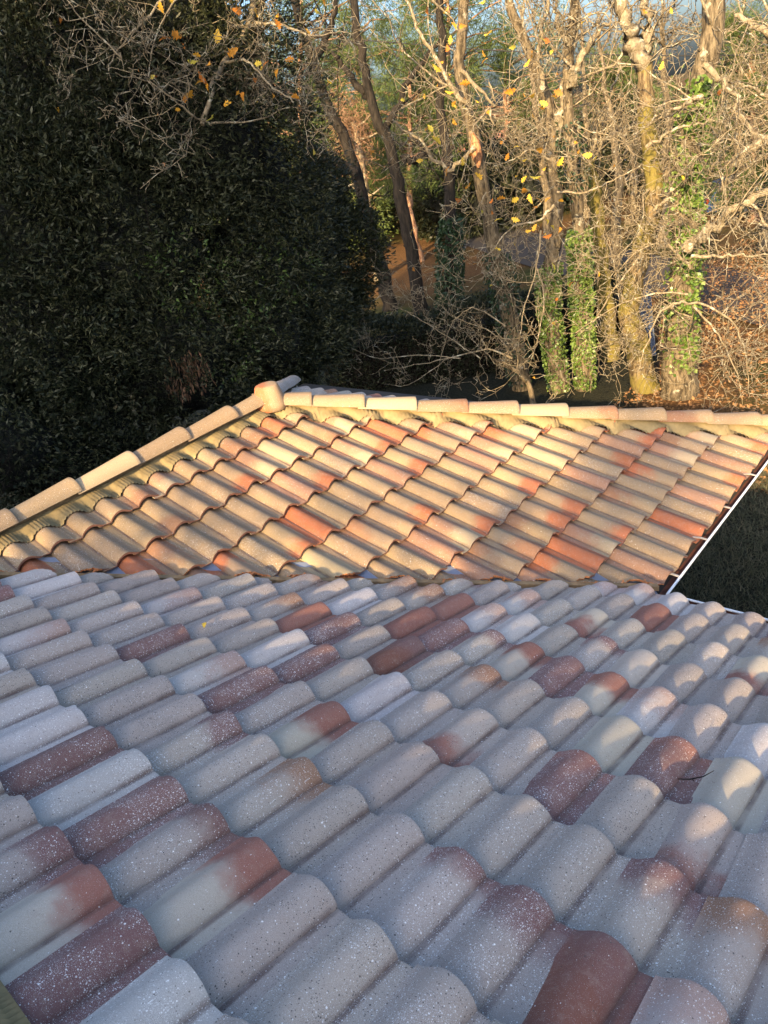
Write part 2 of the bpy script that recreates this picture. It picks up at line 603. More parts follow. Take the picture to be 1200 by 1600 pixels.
# tones (clay colours, each tile its own; far slope's darkened to offset its sun) -----------------
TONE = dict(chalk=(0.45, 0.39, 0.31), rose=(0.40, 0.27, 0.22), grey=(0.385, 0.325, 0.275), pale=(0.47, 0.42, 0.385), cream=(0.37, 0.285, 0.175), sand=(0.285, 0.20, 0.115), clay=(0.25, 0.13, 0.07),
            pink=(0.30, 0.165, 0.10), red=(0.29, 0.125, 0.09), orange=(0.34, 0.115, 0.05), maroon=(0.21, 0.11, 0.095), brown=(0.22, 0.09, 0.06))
KIND = {  # back tone, nose tone, blend position (m from nose), softness, white specks, dark specks
    'G': ('grey', 'grey', -0.2, 0.2, 0.75, 0.75), 'D': ('grey', 'grey', -0.2, 0.2, 0.25, 1.0), 'L': ('pale', 'pale', -0.2, 0.2, 0.9, 0.2),
    'W': ('chalk', 'chalk', -0.2, 0.2, 0.05, 0.08), 'LP': ('pale', 'rose', -0.14, 0.12, 0.6, 0.2), 'S': ('sand', 'sand', -0.2, 0.2, 0.15, 0.7), 'F': ('sand', 'sand', -0.2, 0.2, 0.45, 1.0), 'T': ('clay', 'sand', -0.2, 0.12, 0.1, 0.5), 'ST': ('sand', 'clay', -0.16, 0.12, 0.1, 0.5), 'C': ('cream', 'cream', -0.2, 0.2, 0.02, 0.06), 'P': ('pink', 'pink', -0.2, 0.2, 0.2, 0.25),
    'R': ('red', 'red', -0.2, 0.1, 0.01, 0.04), 'O': ('orange', 'orange', -0.2, 0.1, 0.02, 0.05), 'M': ('maroon', 'maroon', -0.2, 0.2, 0.85, 0.1),
    'CR': ('chalk', 'red', -0.15, 0.05, 0.05, 0.02), 'GM': ('grey', 'maroon', -0.10, 0.07, 0.7, 0.45), 'RC': ('red', 'chalk', -0.2, 0.09, 0.05, 0.1),
    'SO': ('sand', 'orange', -0.13, 0.07, 0.06, 0.1), 'OS': ('orange', 'sand', -0.24, 0.09, 0.05, 0.25), 'RG': ('red', 'grey', -0.26, 0.09, 0.2, 0.5),
    'MR': ('maroon', 'red', -0.07, 0.07, 0.75, 0.05), 'B': ('brown', 'maroon', -0.12, 0.12, 0.02, 0.1), 'GP': ('grey', 'pink', -0.12, 0.12, 0.5, 0.3),
    'PC': ('pink', 'cream', -0.16, 0.12, 0.1, 0.2)}


def tint(o, k, rng):
    a, b2, pos, soft, w, d = KIND[k]
    f = rng.uniform(0.9, 1.1)
    jt = lambda c: [min(1, max(0, x * f * rng.uniform(0.98, 1.02))) for x in TONE[c]]
    ca = jt(a)
    cb = ca if b2 == a else jt(b2)
    o['tone_back'], o['tone_nose'] = ca, cb
    o['blend'] = [pos + rng.uniform(-0.03, 0.03), soft * rng.uniform(1.0, 1.9), rng.uniform(0, 20)]
    o['specks'] = [w * rng.uniform(0.5, 0.95), d * rng.uniform(0.7, 1.2), 0.0 if 'cap' in o.name else 1.0]


def pick(rng, table):
    r = rng.uniform(0, sum(table.values()))
    for k, w in table.items():
        r -= w
        if r <= 0: return k
    return k


house = empty("house", (-1.5, -4.0, -2.6), "clay tiled house roof in two wings meeting at a metal valley", "house")
NORTH_Y = 2.99
VAL_N, VAL_F = 0.035, 0.19
HIP_C, RIDGE_X = 2.99, -3.23
front = MB()
cs, sn = math.cos(SL_N), math.sin(SL_N)
dk = 0.055  # deck lies below the tile bed


def ztop_front(y): return DZ_N - y * math.tan(SL_N) - dk
def ztop_far(x): return -x * math.tan(SL_F) - dk


YR_N = -4.0
# front slope deck (valley line y = x + 0.11 bounds it)
front.quad((0.11 - 0.11, 0.0, ztop_front(0)), (-4.11, YR_N, ztop_front(YR_N)), (9, YR_N, ztop_front(YR_N)), (9, 0.0, ztop_front(0)))
front.quad((-9, YR_N, ztop_front(YR_N)), (-9, -8.0, DZ_N - dk), (9, -8.0, DZ_N - dk), (9, YR_N, ztop_front(YR_N)))
roof_front = front.build("roof", M_DECK, house)
tag(roof_front, "near roof slope in bluish shade, of speckled grey and red tiles")
farb = MB()
farb.quad((0, 0.11, ztop_far(0)), (0, NORTH_Y, ztop_far(0)), (RIDGE_X, RIDGE_X + HIP_C, ztop_far(RIDGE_X)), (RIDGE_X, RIDGE_X + 0.11, ztop_far(RIDGE_X)))
farb.quad((RIDGE_X, -4.0, ztop_far(RIDGE_X)), (RIDGE_X, RIDGE_X + HIP_C, ztop_far(RIDGE_X)), (2 * RIDGE_X, NORTH_Y, ztop_far(0)), (2 * RIDGE_X, -4.0, ztop_far(0)))
roof_far = farb.build("roof", M_DECK, house)
tag(roof_far, "far sunlit roof slope of cream, sand and orange tiles")
nb = MB()
nb.quad((0, NORTH_Y, ztop_far(0)), (2 * RIDGE_X, NORTH_Y, ztop_far(0)), (RIDGE_X, RIDGE_X + HIP_C, ztop_far(RIDGE_X)), (RIDGE_X + 0.001, RIDGE_X + HIP_C, ztop_far(RIDGE_X)))
roof_north = nb.build("roof", M_DECK, house)
tag(roof_north, "sliver of shaded tiled slope behind the hip caps")

TILES = [tile_mesh("roof_tile", var=v_) for v_ in range(1, 8)]


def add_tile(which, parent, cross, dist, kind, lo=None, hi=None, jag=0.0, rng=RNG):
    M = slope_frame(which, cross, dist)
    me = TILES[rng.randrange(7)]
    if lo or hi:
        me = tile_mesh("roof_tile", lo, hi, jag, rng)
        if len(me.polygons) == 0: return None
    o = link("roof_tile", me)
    place(o, parent, M)
    tint(o, kind, rng)
    return o


# --- near slope
NEAR_X0 = 0.4195
NEAR_KIND = {(-1, 1): 'R', (-2, 0): 'LP', (2, 0): 'M', (-1, 2): 'D', (-2, 2): 'RC', (-2, 1): 'D', (0, 3): 'W', (0, 4): 'CR', (1, 4): 'LP', (1, 5): 'W', (2, 5): 'MR',
             (1, 6): 'MR', (3, 5): 'W', (3, 6): 'RG', (2, 6): 'D', (2, 7): 'G', (3, 7): 'GM', (3, 8): 'B', (1, 8): 'GM', (0, 9): 'D', (1, 9): 'G', (-1, 9): 'CR',
             (-2, 9): 'GM', (-3, 9): 'M', (-4, 9): 'L', (-5, 9): 'M', (-2, 10): 'CR', (-3, 10): 'GM', (-1, 10): 'M', (-4, 8): 'GM', (-3, 8): 'G', (-2, 8): 'GP', (-3, 7): 'CR',
             (-2, 7): 'G', (-1, 7): 'D', (0, 7): 'G', (-1, 8): 'D', (0, 8): 'D', (1, 7): 'G', (2, 8): 'GM', (-1, 6): 'RG', (0, 6): 'G', (0, 5): 'G', (-1, 5): 'D', (-2, 5): 'GP', (1, 3): 'D',
             (1, 2): 'G', (0, 2): 'D', (0, 1): 'D', (1, 1): 'D', (2, 2): 'RC', (2, 3): 'D', (2, 4): 'D', (-4, 10): 'D', (-1, 3): 'GM', (-2, 3): 'D', (-1, 4): 'M', (-2, 4): 'CR', (0, 10): 'L', (1, 10): 'G',
             (-4, 7): 'G', (-5, 7): 'M', (-5, 6): 'M', (-6, 7): 'LP', (-4, 6): 'D', (-4, 5): 'B', (-6, 5): 'M', (-7, 7): 'D', (-5, 8): 'D', (-6, 8): 'D', (-7, 5): 'R', (-5, 4): 'R', (-5, 10): 'D', (-3, 6): 'L', (-3, 5): 'G', (-3, 4): 'GM'}
NEAR_W = {'G': 5, 'D': 4, 'L': 3.5, 'M': 1.3, 'W': 1.6, 'GP': 2.0, 'GM': 1.2, 'R': 0.5, 'LP': 1.6}
r2 = random.Random(5)
for c in range(-16, 13):
    for m in range(0, 11):
        x = NEAR_X0 + c * A_W
        d = 0.0027 + m * B_L if m else 0.0795
        yn = -d * math.cos(SL_N)
        ynb = -(d + B_L) * math.cos(SL_N)
        if ynb > x - 0.07 + VAL_N + 0.04: continue
        if -(d + 0.05) * math.cos(SL_N) < -3.95: continue
        hi = lo = None
        # valley: keep world y < x + VAL_N
        if yn > x - 0.07 + VAL_N - 0.05:
            hi = lambda xl, yn=yn, x=x: (x + xl + VAL_N - yn) / math.cos(SL_N - TILT)
        if ynb < -3.96 + 0.05:
            lo = lambda xl, yn=yn: (-3.96 - yn) / math.cos(SL_N)
        k = NEAR_KIND.get((c, m)) or pick(r2, NEAR_W)
        add_tile('front', roof_front, x, d, k, lo, hi, 0.006 if hi else 0.0, r2)

# --- far slope
FAR_Y0, FAR_O = -0.1627, -0.0104
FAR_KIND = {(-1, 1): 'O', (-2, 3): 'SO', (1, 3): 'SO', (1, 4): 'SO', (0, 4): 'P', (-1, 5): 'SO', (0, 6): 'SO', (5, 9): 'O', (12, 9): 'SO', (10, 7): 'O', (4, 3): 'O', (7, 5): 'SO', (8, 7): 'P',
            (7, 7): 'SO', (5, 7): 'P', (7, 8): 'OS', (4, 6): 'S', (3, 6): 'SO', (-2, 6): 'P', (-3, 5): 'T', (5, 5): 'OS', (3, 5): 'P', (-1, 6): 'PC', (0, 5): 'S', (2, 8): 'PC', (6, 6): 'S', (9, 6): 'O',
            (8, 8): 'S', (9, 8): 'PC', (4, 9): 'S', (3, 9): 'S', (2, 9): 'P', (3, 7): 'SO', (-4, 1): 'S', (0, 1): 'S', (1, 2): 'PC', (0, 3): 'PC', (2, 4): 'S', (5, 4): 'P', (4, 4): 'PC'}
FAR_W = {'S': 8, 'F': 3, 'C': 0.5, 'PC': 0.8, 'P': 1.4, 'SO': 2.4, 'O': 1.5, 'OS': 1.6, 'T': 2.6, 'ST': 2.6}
r3 = random.Random(23)
for k in range(-16, 16):
    for j in range(0, 10):
        y = FAR_Y0 + k * A_W
        d = (9 - j) * B_L if j < 9 else FAR_O
        xn = -d * math.cos(SL_F)
        xb = -(d + B_L) * math.cos(SL_F)
        # world y of local x: y - xl
        if xb > y + 0.07 - VAL_F: continue                     # wholly below the valley
        if xn < y - 0.17 - (HIP_C - 0.16): continue            # wholly beyond the hip
        if xn < -3.2: continue
        hi = lo = None
        los = []
        cf = math.cos(SL_F - TILT)
        if xn > y - 0.18 - VAL_F:
            hi = lambda xl, xn=xn, y=y: (y - xl - VAL_F - xn) / cf
        if xb - 0.06 < y + 0.07 - (HIP_C - 0.10): los.append(lambda xl, xn=xn, y=y: (y - xl - (HIP_C - 0.10) - xn) / cf)
        if xb < -3.16: los.append(lambda xl, xn=xn: (-3.16 - xn) / cf)
        if los: lo = lambda xl, los=los: max(f(xl) for f in los)
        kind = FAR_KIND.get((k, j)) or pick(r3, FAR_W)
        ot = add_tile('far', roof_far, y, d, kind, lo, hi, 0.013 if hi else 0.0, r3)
        if ot is not None and hi is not None and -BACK + 0.06 < hi(0.0) < -0.02:
            sb = MB()
            for q_ in range(r3.randint(2, 4)):
                xl = r3.uniform(-0.05, 0.06); yl = hi(xl) + r3.uniform(-0.012, 0.012); zl = prof(xl) * 0.8 - 0.012
                a_, w_, h_ = r3.uniform(-0.6, 0.6), r3.uniform(0.016, 0.035), r3.uniform(0.012, 0.026)
                ca_, sa_ = math.cos(a_), math.sin(a_)
                pts = [(-w_, 0, -h_ * 0.5), (w_ * 0.9, 0.004, -h_ * 0.8), (w_ * 0.6, 0.01, h_ * 0.5), (-w_ * 0.4, 0.006, h_ * 0.8)]
                sb.prism([(xl + p_[0] * ca_, yl + p_[0] * sa_ + p_[1], zl + p_[2]) for p_ in pts], (0.004, -0.012, 0.003))
            bo = link("broken_edge", sb.mesh("broken_edge", [M_CLAY]))
            bo['kind'] = 'stuff'
            place(bo, roof_far, ot.matrix_basis)

# --- sliver of the north slope behind the hip
r4 = random.Random(31)
for c in range(-26, 1):
    for m in range(4, 10):
        x = -0.1 + c * A_W
        d = 0.02 + m * B_L
        yn = NORTH_Y - d * math.cos(SL_F)
        yb = NORTH_Y - (d + B_L) * math.cos(SL_F)
        # between the two hips: y - x > HIP_C and y + x > RIDGE_X*2 + HIP_C
        if yn - (x - 0.07) < HIP_C + 0.10 or yn + x + 0.17 < 2 * RIDGE_X + HIP_C + 0.1: continue
        lo = lambda xl, yn=yn, x=x: max((x + xl + HIP_C + 0.10 - yn), (2 * RIDGE_X + HIP_C + 0.10 - x - xl - yn)) / math.cos(SL_F - TILT)
        add_tile('north', roof_north, x, d, pick(r4, {'G': 4, 'D': 3, 'P': 2, 'R': 1, 'M': 1}), lo, None, 0.0, r4)

# --- ridge and hip caps --------------------------------------------------
def cap_mesh(L=0.50, r0=0.088, r1=0.106, h=0.85, seg=12, t=0.014):
    """half barrel along +y (wide nose at y=0, tail at -L)"""
    V, Q, MI = [], [], []
    ys = [-L, -L * 0.5, -0.03, -0.004, 0.0]
    n = len(ys)
    for i in range(seg + 1):
        a = math.pi * (0.04 + 0.92 * i / seg)
        for inn in (0, 1):
            for y in ys:
                r = r1 + (r0 - r1) * (-y / L) - (t if inn else 0) - (0.003 if (y == 0.0 and not inn) else 0)
                if y > -0.04 and not inn: r += 0.004
                V.append((-math.cos(a) * r, y, math.sin(a) * r * h))
    w = 2 * n
    for i in range(seg):
        for j in range(n - 1):
            p, q = i * w + j, (i + 1) * w + j
            Q.append((p, q, q + 1, p + 1)); MI.append(0)
            Q.append((p + n + 1, q + n + 1, q + n, p + n)); MI.append(0)
        p, q = i * w + n - 1, (i + 1) * w + n - 1
        Q.append((p, q, q + n, p + n)); MI.append(0)
    for i in (0, seg):
        for j in range(n - 1):
            p = i * w + j
            f = (p, p + 1, p + n + 1, p + n)
            Q.append(f if i == 0 else f[::-1]); MI.append(0)
    me = np_mesh("ridge_cap", np.array(V), np.array(Q), mats=[M_TILE], mat_idx=MI, smooth=True)
    me.set_sharp_from_angle(angle=rad(45))
    return me


CAP = cap_mesh()


def cap_run(name, parent, start, direction, count, step, kinds, rng, drop=0.0):
    d = np.array(direction, float); d /= np.linalg.norm(d)
    xa = np.cross(d, [0, 0, 1.0]); xa /= np.linalg.norm(xa)
    za = np.cross(xa, d)
    tilt = 0.035
    d2 = d * math.cos(tilt) + za * math.sin(tilt)
    z2 = za * math.cos(tilt) - d * math.sin(tilt)
    for i in range(count):
        o = link(name, CAP)
        p = np.array(start) + d * step * i + xa * rng.gauss(0, 0.003) + za * rng.gauss(0, 0.002)
        a = rng.gauss(0, 0.010)
        xx, dd = xa * math.cos(a) + d2 * math.sin(a), d2 * math.cos(a) - xa * math.sin(a)
        place(o, parent, frame(p, xx, dd, z2))
        tint(o, kinds[i % len(kinds)], rng)


r5 = random.Random(77)
ZR = 1.172   # height of the lower edge of the ridge caps
cap_run("ridge_cap", roof_far, (RIDGE_X, -4.33, ZR), (0, 1, 0), 10, 0.4667, ['S', 'C', 'S', 'D', 'S', 'S', 'C', 'S', 'S'], r5)
hipd = np.array([1, 1, -math.tan(SL_F)])
hs = math.sqrt(2 + math.tan(SL_F) ** 2)
h0 = np.array([RIDGE_X + 0.278, RIDGE_X + HIP_C + 0.278, ZR - 0.278 * math.tan(SL_F)])
cap_run("hip_cap", roof_far, h0, hipd, 11, 0.3068 * hs, ['S', 'S', 'C', 'ST', 'S', 'C', 'ST', 'S', 'T', 'S', 'S'], r5)
cap_run("hip_cap", roof_north, (RIDGE_X - 0.5, RIDGE_X + HIP_C + 0.5, ZR - 0.5 * math.tan(SL_F)), (-1, 1, -math.tan(SL_F)), 6, 0.3068 * hs, ['D', 'G'], r5)
cap_run("ridge_cap", roof_front, (-2.7, YR_N - 0.06, 1.545), (1, 0, 0), 14, 0.4667, ['S', 'G', 'C', 'GP'], r5)
# the pot-shaped cap where ridge and hips meet
ab = MB()
ab.lathe([(0.001, 0.158), (0.07, 0.159), (0.09, 0.156), (0.098, 0.147), (0.106, 0.12), (0.118, 0.07), (0.135, 0.0), (0.143, -0.05), (0.13, -0.05), (0.11, 0.02)], 26)
for i_, v_ in enumerate(ab.v):
    a_ = math.atan2(v_[1], v_[0])
    f_ = 1 + 0.05 * math.cos(3 * a_ + 0.6)
    ab.v[i_] = (v_[0] * f_, v_[1] * f_, v_[2])
ap = link("apex_cap", ab.mesh("apex_cap", [M_TILE], True))
place(ap, roof_far, Matrix.Translation((RIDGE_X + 0.05, RIDGE_X + HIP_C + 0.03, ZR - 0.02)) @ Matrix.Rotation(rad(135), 4, 'Z'))
tint(ap, 'SO', r5)
ap['tone_back'], ap['tone_nose'] = [0.31, 0.215, 0.125], [0.36, 0.125, 0.05]
ap['blend'] = [0.0, 0.05, 3.0]
ap['specks'] = [0.05, 0.5, 0.0]


# --- pleated ridge roll that is pressed onto the tiles below the caps
def far_n(x, y):
    """height of the tile surface above the slope plane, at plan position on the far slope"""
    d = -x / math.cos(SL_F)
    j = d / B_L
    fr = j - math.floor(j)
    xl = -((y - FAR_Y0 + 0.07) % A_W - 0.07)
    if xl < -0.07: xl += A_W
    return NB + LIFT * (1 - fr) + max(prof(xl, 1 - 0.07 * fr), prof(xl - A_W, 1) if xl - A_W > -0.07 else 0)


def ridge_roll(name, base, along, across, length, width, hfun, parent, lift=0.085, pitch=0.0115, amp=0.0085):
    n = int(length / pitch * 2)
    rows = 7
    V, Q = [], []
    up = np.array([0, 0, 1.0])
    for i in range(n + 1):
        t = i * length / n
        for j in range(rows):
            f = j / (rows - 1)
            p = np.array(base) + np.array(along) * t + np.array(across) * (f * width)
            z = max(hfun(p[0] + ex, p[1] + ey) for ex, ey in ((0, 0), (0.018, 0), (-0.018, 0), (0, 0.018), (0, -0.018)))
            zz = z + 0.008 + (amp if i % 2 else -amp) * (1 if j < rows - 1 else 0.6)
            g = max(0.0, 1 - f * 2.4)
            p[2] = zz * (1 - g) + (base[2] + along[2] * t + lift) * g if g > 0 else zz
            V.append(p)
    for i in range(n):
        for j in range(rows - 1):
            a = i * rows + j
            Q.append((a, a + 1, a + rows + 1, a + rows))
    o = link(name, np_mesh(name, np.array(V), np.array(Q), mats=[M_RIDGE]))
    place(o, parent)
    return o


def z_far(x, y): return -x * math.tan(SL_F) + far_n(x, y) / math.cos(SL_F)


tf = math.tan(SL_F)
ridge_roll("ridge_roll", (RIDGE_X + 0.03, -4.2, 1.06), (0, 1, 0), (1, 0, 0), 4.0, 0.145, z_far, roof_far, lift=0.07, pitch=0.024)
ridge_roll("hip_roll", (RIDGE_X + 0.05, RIDGE_X + HIP_C + 0.01, 1.06), (1, 1, -tf), (0.7071, -0.7071, 0), 3.15, 0.145, z_far, roof_far, lift=0.085, pitch=0.022, amp=0.011)


def z_near(x, y):
    d = -y / math.cos(SL_N)
    j = (d - 0.0027) / B_L
    fr = j - math.floor(j)
    xl = ((x - NEAR_X0 + 0.07) % A_W) - 0.07
    return DZ_N - y * math.tan(SL_N) + (NB + LIFT * (1 - fr) + prof(xl, 1)) / math.cos(SL_N)


ridge_roll("ridge_roll", (-4.0, YR_N - 0.03, 1.5), (1, 0, 0), (0, 1, 0), 7.0, 0.155, z_near, roof_front, lift=0.06, pitch=0.013)

cbm = MB()  # closure board added so that no sun leaks under the tiles
cbm.box((-4.1, -4.04, 1.38), (9.0, -4.02, 1.535))
cbm.build("ridge_sun_stop", M_WOOD, roof_front)
cbm = MB()  # same added sun stop along the far ridge
cbm.box((-3.245, -4.0, 1.0), (-3.22, -0.3, 1.19))
cbm.build("ridge_sun_stop", M_WOOD, roof_far)

# --- valley metal and battens
vb = MB()
for (t0, t1) in ((0.0, -1.2), (-1.2, -2.4), (-2.4, -3.6), (-3.6, -4.2)):
    p0, p1 = np.array([t0 + 0.0, t0 + 0.11, -t0 * tf - 0.035]), np.array([t1, t1 + 0.11, -t1 * tf - 0.035])
    l = np.array([-0.16, 0.16, 0.055]); r = np.array([0.16, -0.16, 0.055])
    ov = 0.002 * (1 if t0 in (-1.2, -3.6) else 0)
    vb.quad(p0 + (0, 0, ov), p1 + (0, 0, ov), p1 + l + (0, 0, ov), p0 + l + (0, 0, ov))
    vb.quad(p1 + (0, 0, ov), p0 + (0, 0, ov), p0 + r + (0, 0, ov), p1 + r + (0, 0, ov))
vf = vb.build("valley_flashing", M_FLASH, roof_far)
bb = MB()
n_ = np.array([-0.7071, 0.7071, 0])
q0, q1 = np.array([0.0, 0.135, -0.030]), np.array([-4.0, -3.865, 4.0 * tf - 0.030])
bb.prism([q0, q0 + n_ * 0.03, q0 + n_ * 0.03 + (0, 0, 0.042), q0 + (0, 0, 0.036)], q1 - q0)
bb.build("valley_batten", M_WOOD, roof_far)


# --- gutters
def gutter(name, p0, p1, outer, parent, clips, r=0.062):
    """half-round trough from p0 to p1; outer: unit vector to the lip side. p0/p1 are on the lip."""
    p0, p1, outer = np.array(p0, float), np.array(p1, float), np.array(outer, float)
    b = MB()
    ctr0, ctr1 = p0 - outer * r, p1 - outer * r
    seg = 10
    pts = []
    for i in range(seg + 1):
        a = math.pi * i / seg
        pts.append(outer * (r * math.cos(a)) + np.array([0, 0, -r * math.sin(a)]))
    for i in range(seg):
        b.quad(ctr0 + pts[i], ctr1 + pts[i], ctr1 + pts[i + 1], ctr0 + pts[i + 1], 0)
        o_ = 1.03
        b.quad(ctr0 + pts[i + 1] * o_, ctr1 + pts[i + 1] * o_, ctr1 + pts[i] * o_, ctr0 + pts[i] * o_, 1)
    g = b.build(name, [M_BROWN, M_WHITE], parent, True)
    t = Tubes()
    t.add([p0 + (0, 0, 0.002), p1 + (0, 0, 0.002)], [0.0085, 0.0085], 10)
    lipo = t.build("gutter_lip", M_WHITE, None)
    place(lipo, g)
    for c in clips:
        k = p0 + (p1 - p0) * c
        ax = (p1 - p0) / np.linalg.norm(p1 - p0)
        cb = MB()
        a0 = k - ax * 0.009
        cb.prism([a0 + (0, 0, 0.006), a0 + outer * -0.05 + (0, 0, 0.012), a0 + outer * -0.118 + (0, 0, 0.004), a0 + outer * -0.118 + (0, 0, 0.0),
                  a0 + outer * -0.05 + (0, 0, 0.008), a0 + (0, 0, 0.001)], ax * 0.018)
        co = cb.build("gutter_clip", M_CLIP, None)
        place(co, g)
    return g


gutter("gutter", (0.076, 0.09, 0.0), (0.076, 3.2, 0.0), (1, 0, 0), house, [0.07, 0.24, 0.405, 0.60, 0.8])
gutter("gutter", (0.079, 0.062, 0.014), (8.5, 0.062, 0.014), (0, 1, 0), house, [0.12, 0.24, 0.36])
fb = MB()
fb.box((-0.075, 0.0, -0.20), (-0.05, 3.0, -0.075))
fb.build("fascia", M_BROWN, house)
fb = MB()
fb.box((0.0, -0.09, -0.2), (8.5, -0.065, -0.03))
fb.build("fascia", M_BROWN, house)
wb = MB()
wb.box((-6.2, -7.7, -2.62), (8.3, -0.4, -0.16))
wb.box((-6.1, -0.398, -2.62), (-2.0, 2.7, -0.165))
wb.build("wall", M_WALL, house)

# ------------------------------------------------------------------ ground
GZ = -2.6


def ground_h(x, y):
    d = np.hypot(x - 1.6, y + 3.9)
    bank = 0.35 * np.sin(x * 0.11 + 1.0) * np.cos(y * 0.09) + 0.2 * np.sin(x * 0.31 + y * 0.17)
    w = np.clip((d - 11) / 12, 0, 1)
    return GZ + bank * w + np.clip(d - 70, 0, None) * 0.02


def road_y(x): return 13.7 - 0.75 * x


def ground_material():
    m, nt, b = mat("ground")
    tc = nd(nt, "ShaderNodeTexCoord")
    P = tc.outputs['Object']
    n1 = noise(nt, P, 0.16, 5, 0.6)
    n2 = noise(nt, P, 3.5, 6, 0.7)
    n3 = noise(nt, P, 22.0, 4, 0.7)
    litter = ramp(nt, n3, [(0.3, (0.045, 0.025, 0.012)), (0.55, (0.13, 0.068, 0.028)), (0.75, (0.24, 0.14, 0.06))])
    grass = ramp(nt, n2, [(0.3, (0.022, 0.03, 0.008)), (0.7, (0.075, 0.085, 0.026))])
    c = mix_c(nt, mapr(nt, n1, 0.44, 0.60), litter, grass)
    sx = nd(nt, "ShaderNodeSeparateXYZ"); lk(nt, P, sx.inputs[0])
    shade_y = math_n(nt, 'ADD', math_n(nt, 'ADD', sx.outputs[1], math_n(nt, 'MULTIPLY', n2, 1.5)), mapr(nt, sx.outputs[0], -5.0, -3.4, -6.5, 0.0))  # house and hedge shade painted into the ground as a darker band
    c = mix_c(nt, mapr(nt, shade_y, 6.6, 8.2, 1.0, 0.0, True), c, ramp(nt, n3, [(0.3, (0.012, 0.013, 0.009)), (0.7, (0.04, 0.04, 0.025))]))
    lk(nt, c, b.inputs['Base Color'])
    b.inputs['Roughness'].default_value = 0.95
    b.inputs['Specular IOR Level'].default_value = 0.1
    bump(nt, b, math_n(nt, 'ADD', n3, n2), 0.8, 0.06)
    return m


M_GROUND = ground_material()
gx = np.concatenate([np.linspace(-400, -80, 9)[:-1], np.linspace(-80, 40, 81), np.linspace(40, 400, 9)[1:]])
gy = np.concatenate([np.linspace(-400, -40, 7)[:-1], np.linspace(-40, 90, 87), np.linspace(90, 400, 9)[1:]])
GX, GY = np.meshgrid(gx, gy, indexing='ij')
GV = np.stack([GX, GY, ground_h(GX, GY)], -1).reshape(-1, 3)
ii = np.arange(len(gx) * len(gy)).reshape(len(gx), len(gy))
GQ = np.stack([ii[:-1, :-1], ii[1:, :-1], ii[1:, 1:], ii[:-1, 1:]], -1).reshape(-1, 4)
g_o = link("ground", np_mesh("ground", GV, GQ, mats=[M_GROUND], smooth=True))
tag(g_o, kind='structure')
M_ROAD = simple("asphalt", (0.050, 0.040, 0.032), 0.9, 30, 0.3, 0.3, 0.01)
rx = np.linspace(14, -70, 90)
RV, RQ = [], []
for i, x in enumerate(rx):
    y = road_y(x)
    for k, o_ in enumerate((-1.7, -0.6, 0.6, 1.7)):
        RV.append((x, y + o_ * 1.15, float(ground_h(x, y + o_ * 1.15)) + 0.05 + 0.03 * (1 - abs(o_) / 1.7)))
    if i:
        for k in range(3):
            a = (i - 1) * 4 + k
            RQ.append((a, a + 1, a + 5, a + 4))
r_o = link("road", np_mesh("road", np.array(RV), np.array(RQ), mats=[M_ROAD], smooth=True))
tag(r_o, kind='structure')
# ------------------------------------------------------------------ vegetation
NR = np.random.default_rng(7)


def unit(v): return v / (np.linalg.norm(v) + 1e-9)


def spline(P, n, wob=0.0, rng=NR):
    """Catmull-Rom through P, resampled to n points, with crooked wobble"""
    P = np.asarray(P, float)
    E = np.vstack([2 * P[0] - P[1], P, 2 * P[-1] - P[-2]])
    out = []
    m = len(P) - 1
    for t in np.linspace(0, m - 1e-6, n):
        i = int(t); f = t - i
        a, b, c, d = E[i], E[i + 1], E[i + 2], E[i + 3]
        out.append(0.5 * (2 * b + (c - a) * f + (2 * a - 5 * b + 4 * c - d) * f * f + (3 * b - a - 3 * c + d) * f ** 3))
    out = np.array(out)
    if wob:
        w = rng.normal(0, wob, out.shape)
        w[0] = 0
        out += w
    return out


def branch_out(tb, p, d, L, r, lvl, rng, droop=0.0, tips=None, kids=(7, 6, 4), curl=0.35, thin=0.0028, spread=0.95):
    """a crooked branch with its own side branches, down to fine twigs"""
    n = 6 if lvl == 0 else 5 if lvl == 1 else 4
    pts = [p]
    dd = d
    for i in range(n - 1):
        dd = unit(dd + rng.normal(0, curl, 3) + np.array([0, 0, 0.10 - droop]))
        pts.append(pts[-1] + dd * L / (n - 1))
    pts = np.array(pts)
    tb.add(pts, np.linspace(r, max(r * 0.4, thin), n), 5 if r > 0.03 else 3)
    if lvl >= len(kids):
        if tips is not None: tips.append((pts[-1], dd))
        return
    k = kids[lvl]
    for i in range(k):
        t = (i + rng.uniform(0.2, 1.0)) / k * (n - 1)
        j = min(int(t), n - 2)
        q = pts[j] + (pts[j + 1] - pts[j]) * (t - j)
        ax = unit(pts[j + 1] - pts[j])
        side = rng.normal(0, 1, 3)
        side = unit(side - ax * (side @ ax))
        nd_ = unit(ax * rng.uniform(0.25, 0.8) + side * spread)
        branch_out(tb, q, nd_, L * rng.uniform(0.35, 0.62), max(r * 0.5, thin), lvl + 1, rng, droop, tips, kids, curl, thin, spread)


def knobbly(tb, P, r0, r1, rng, n=26, wob=0.03, sides=12, flare=0.35):
    Q = spline(P, n, wob, rng)
    t = np.linspace(0, 1, n)
    R = (r0 + (r1 - r0) * t) * (1 + flare * np.exp(-t * 9)) * (1 + rng.normal(0, 0.022, n))
    tb.add(Q, R, sides)
    return Q, R


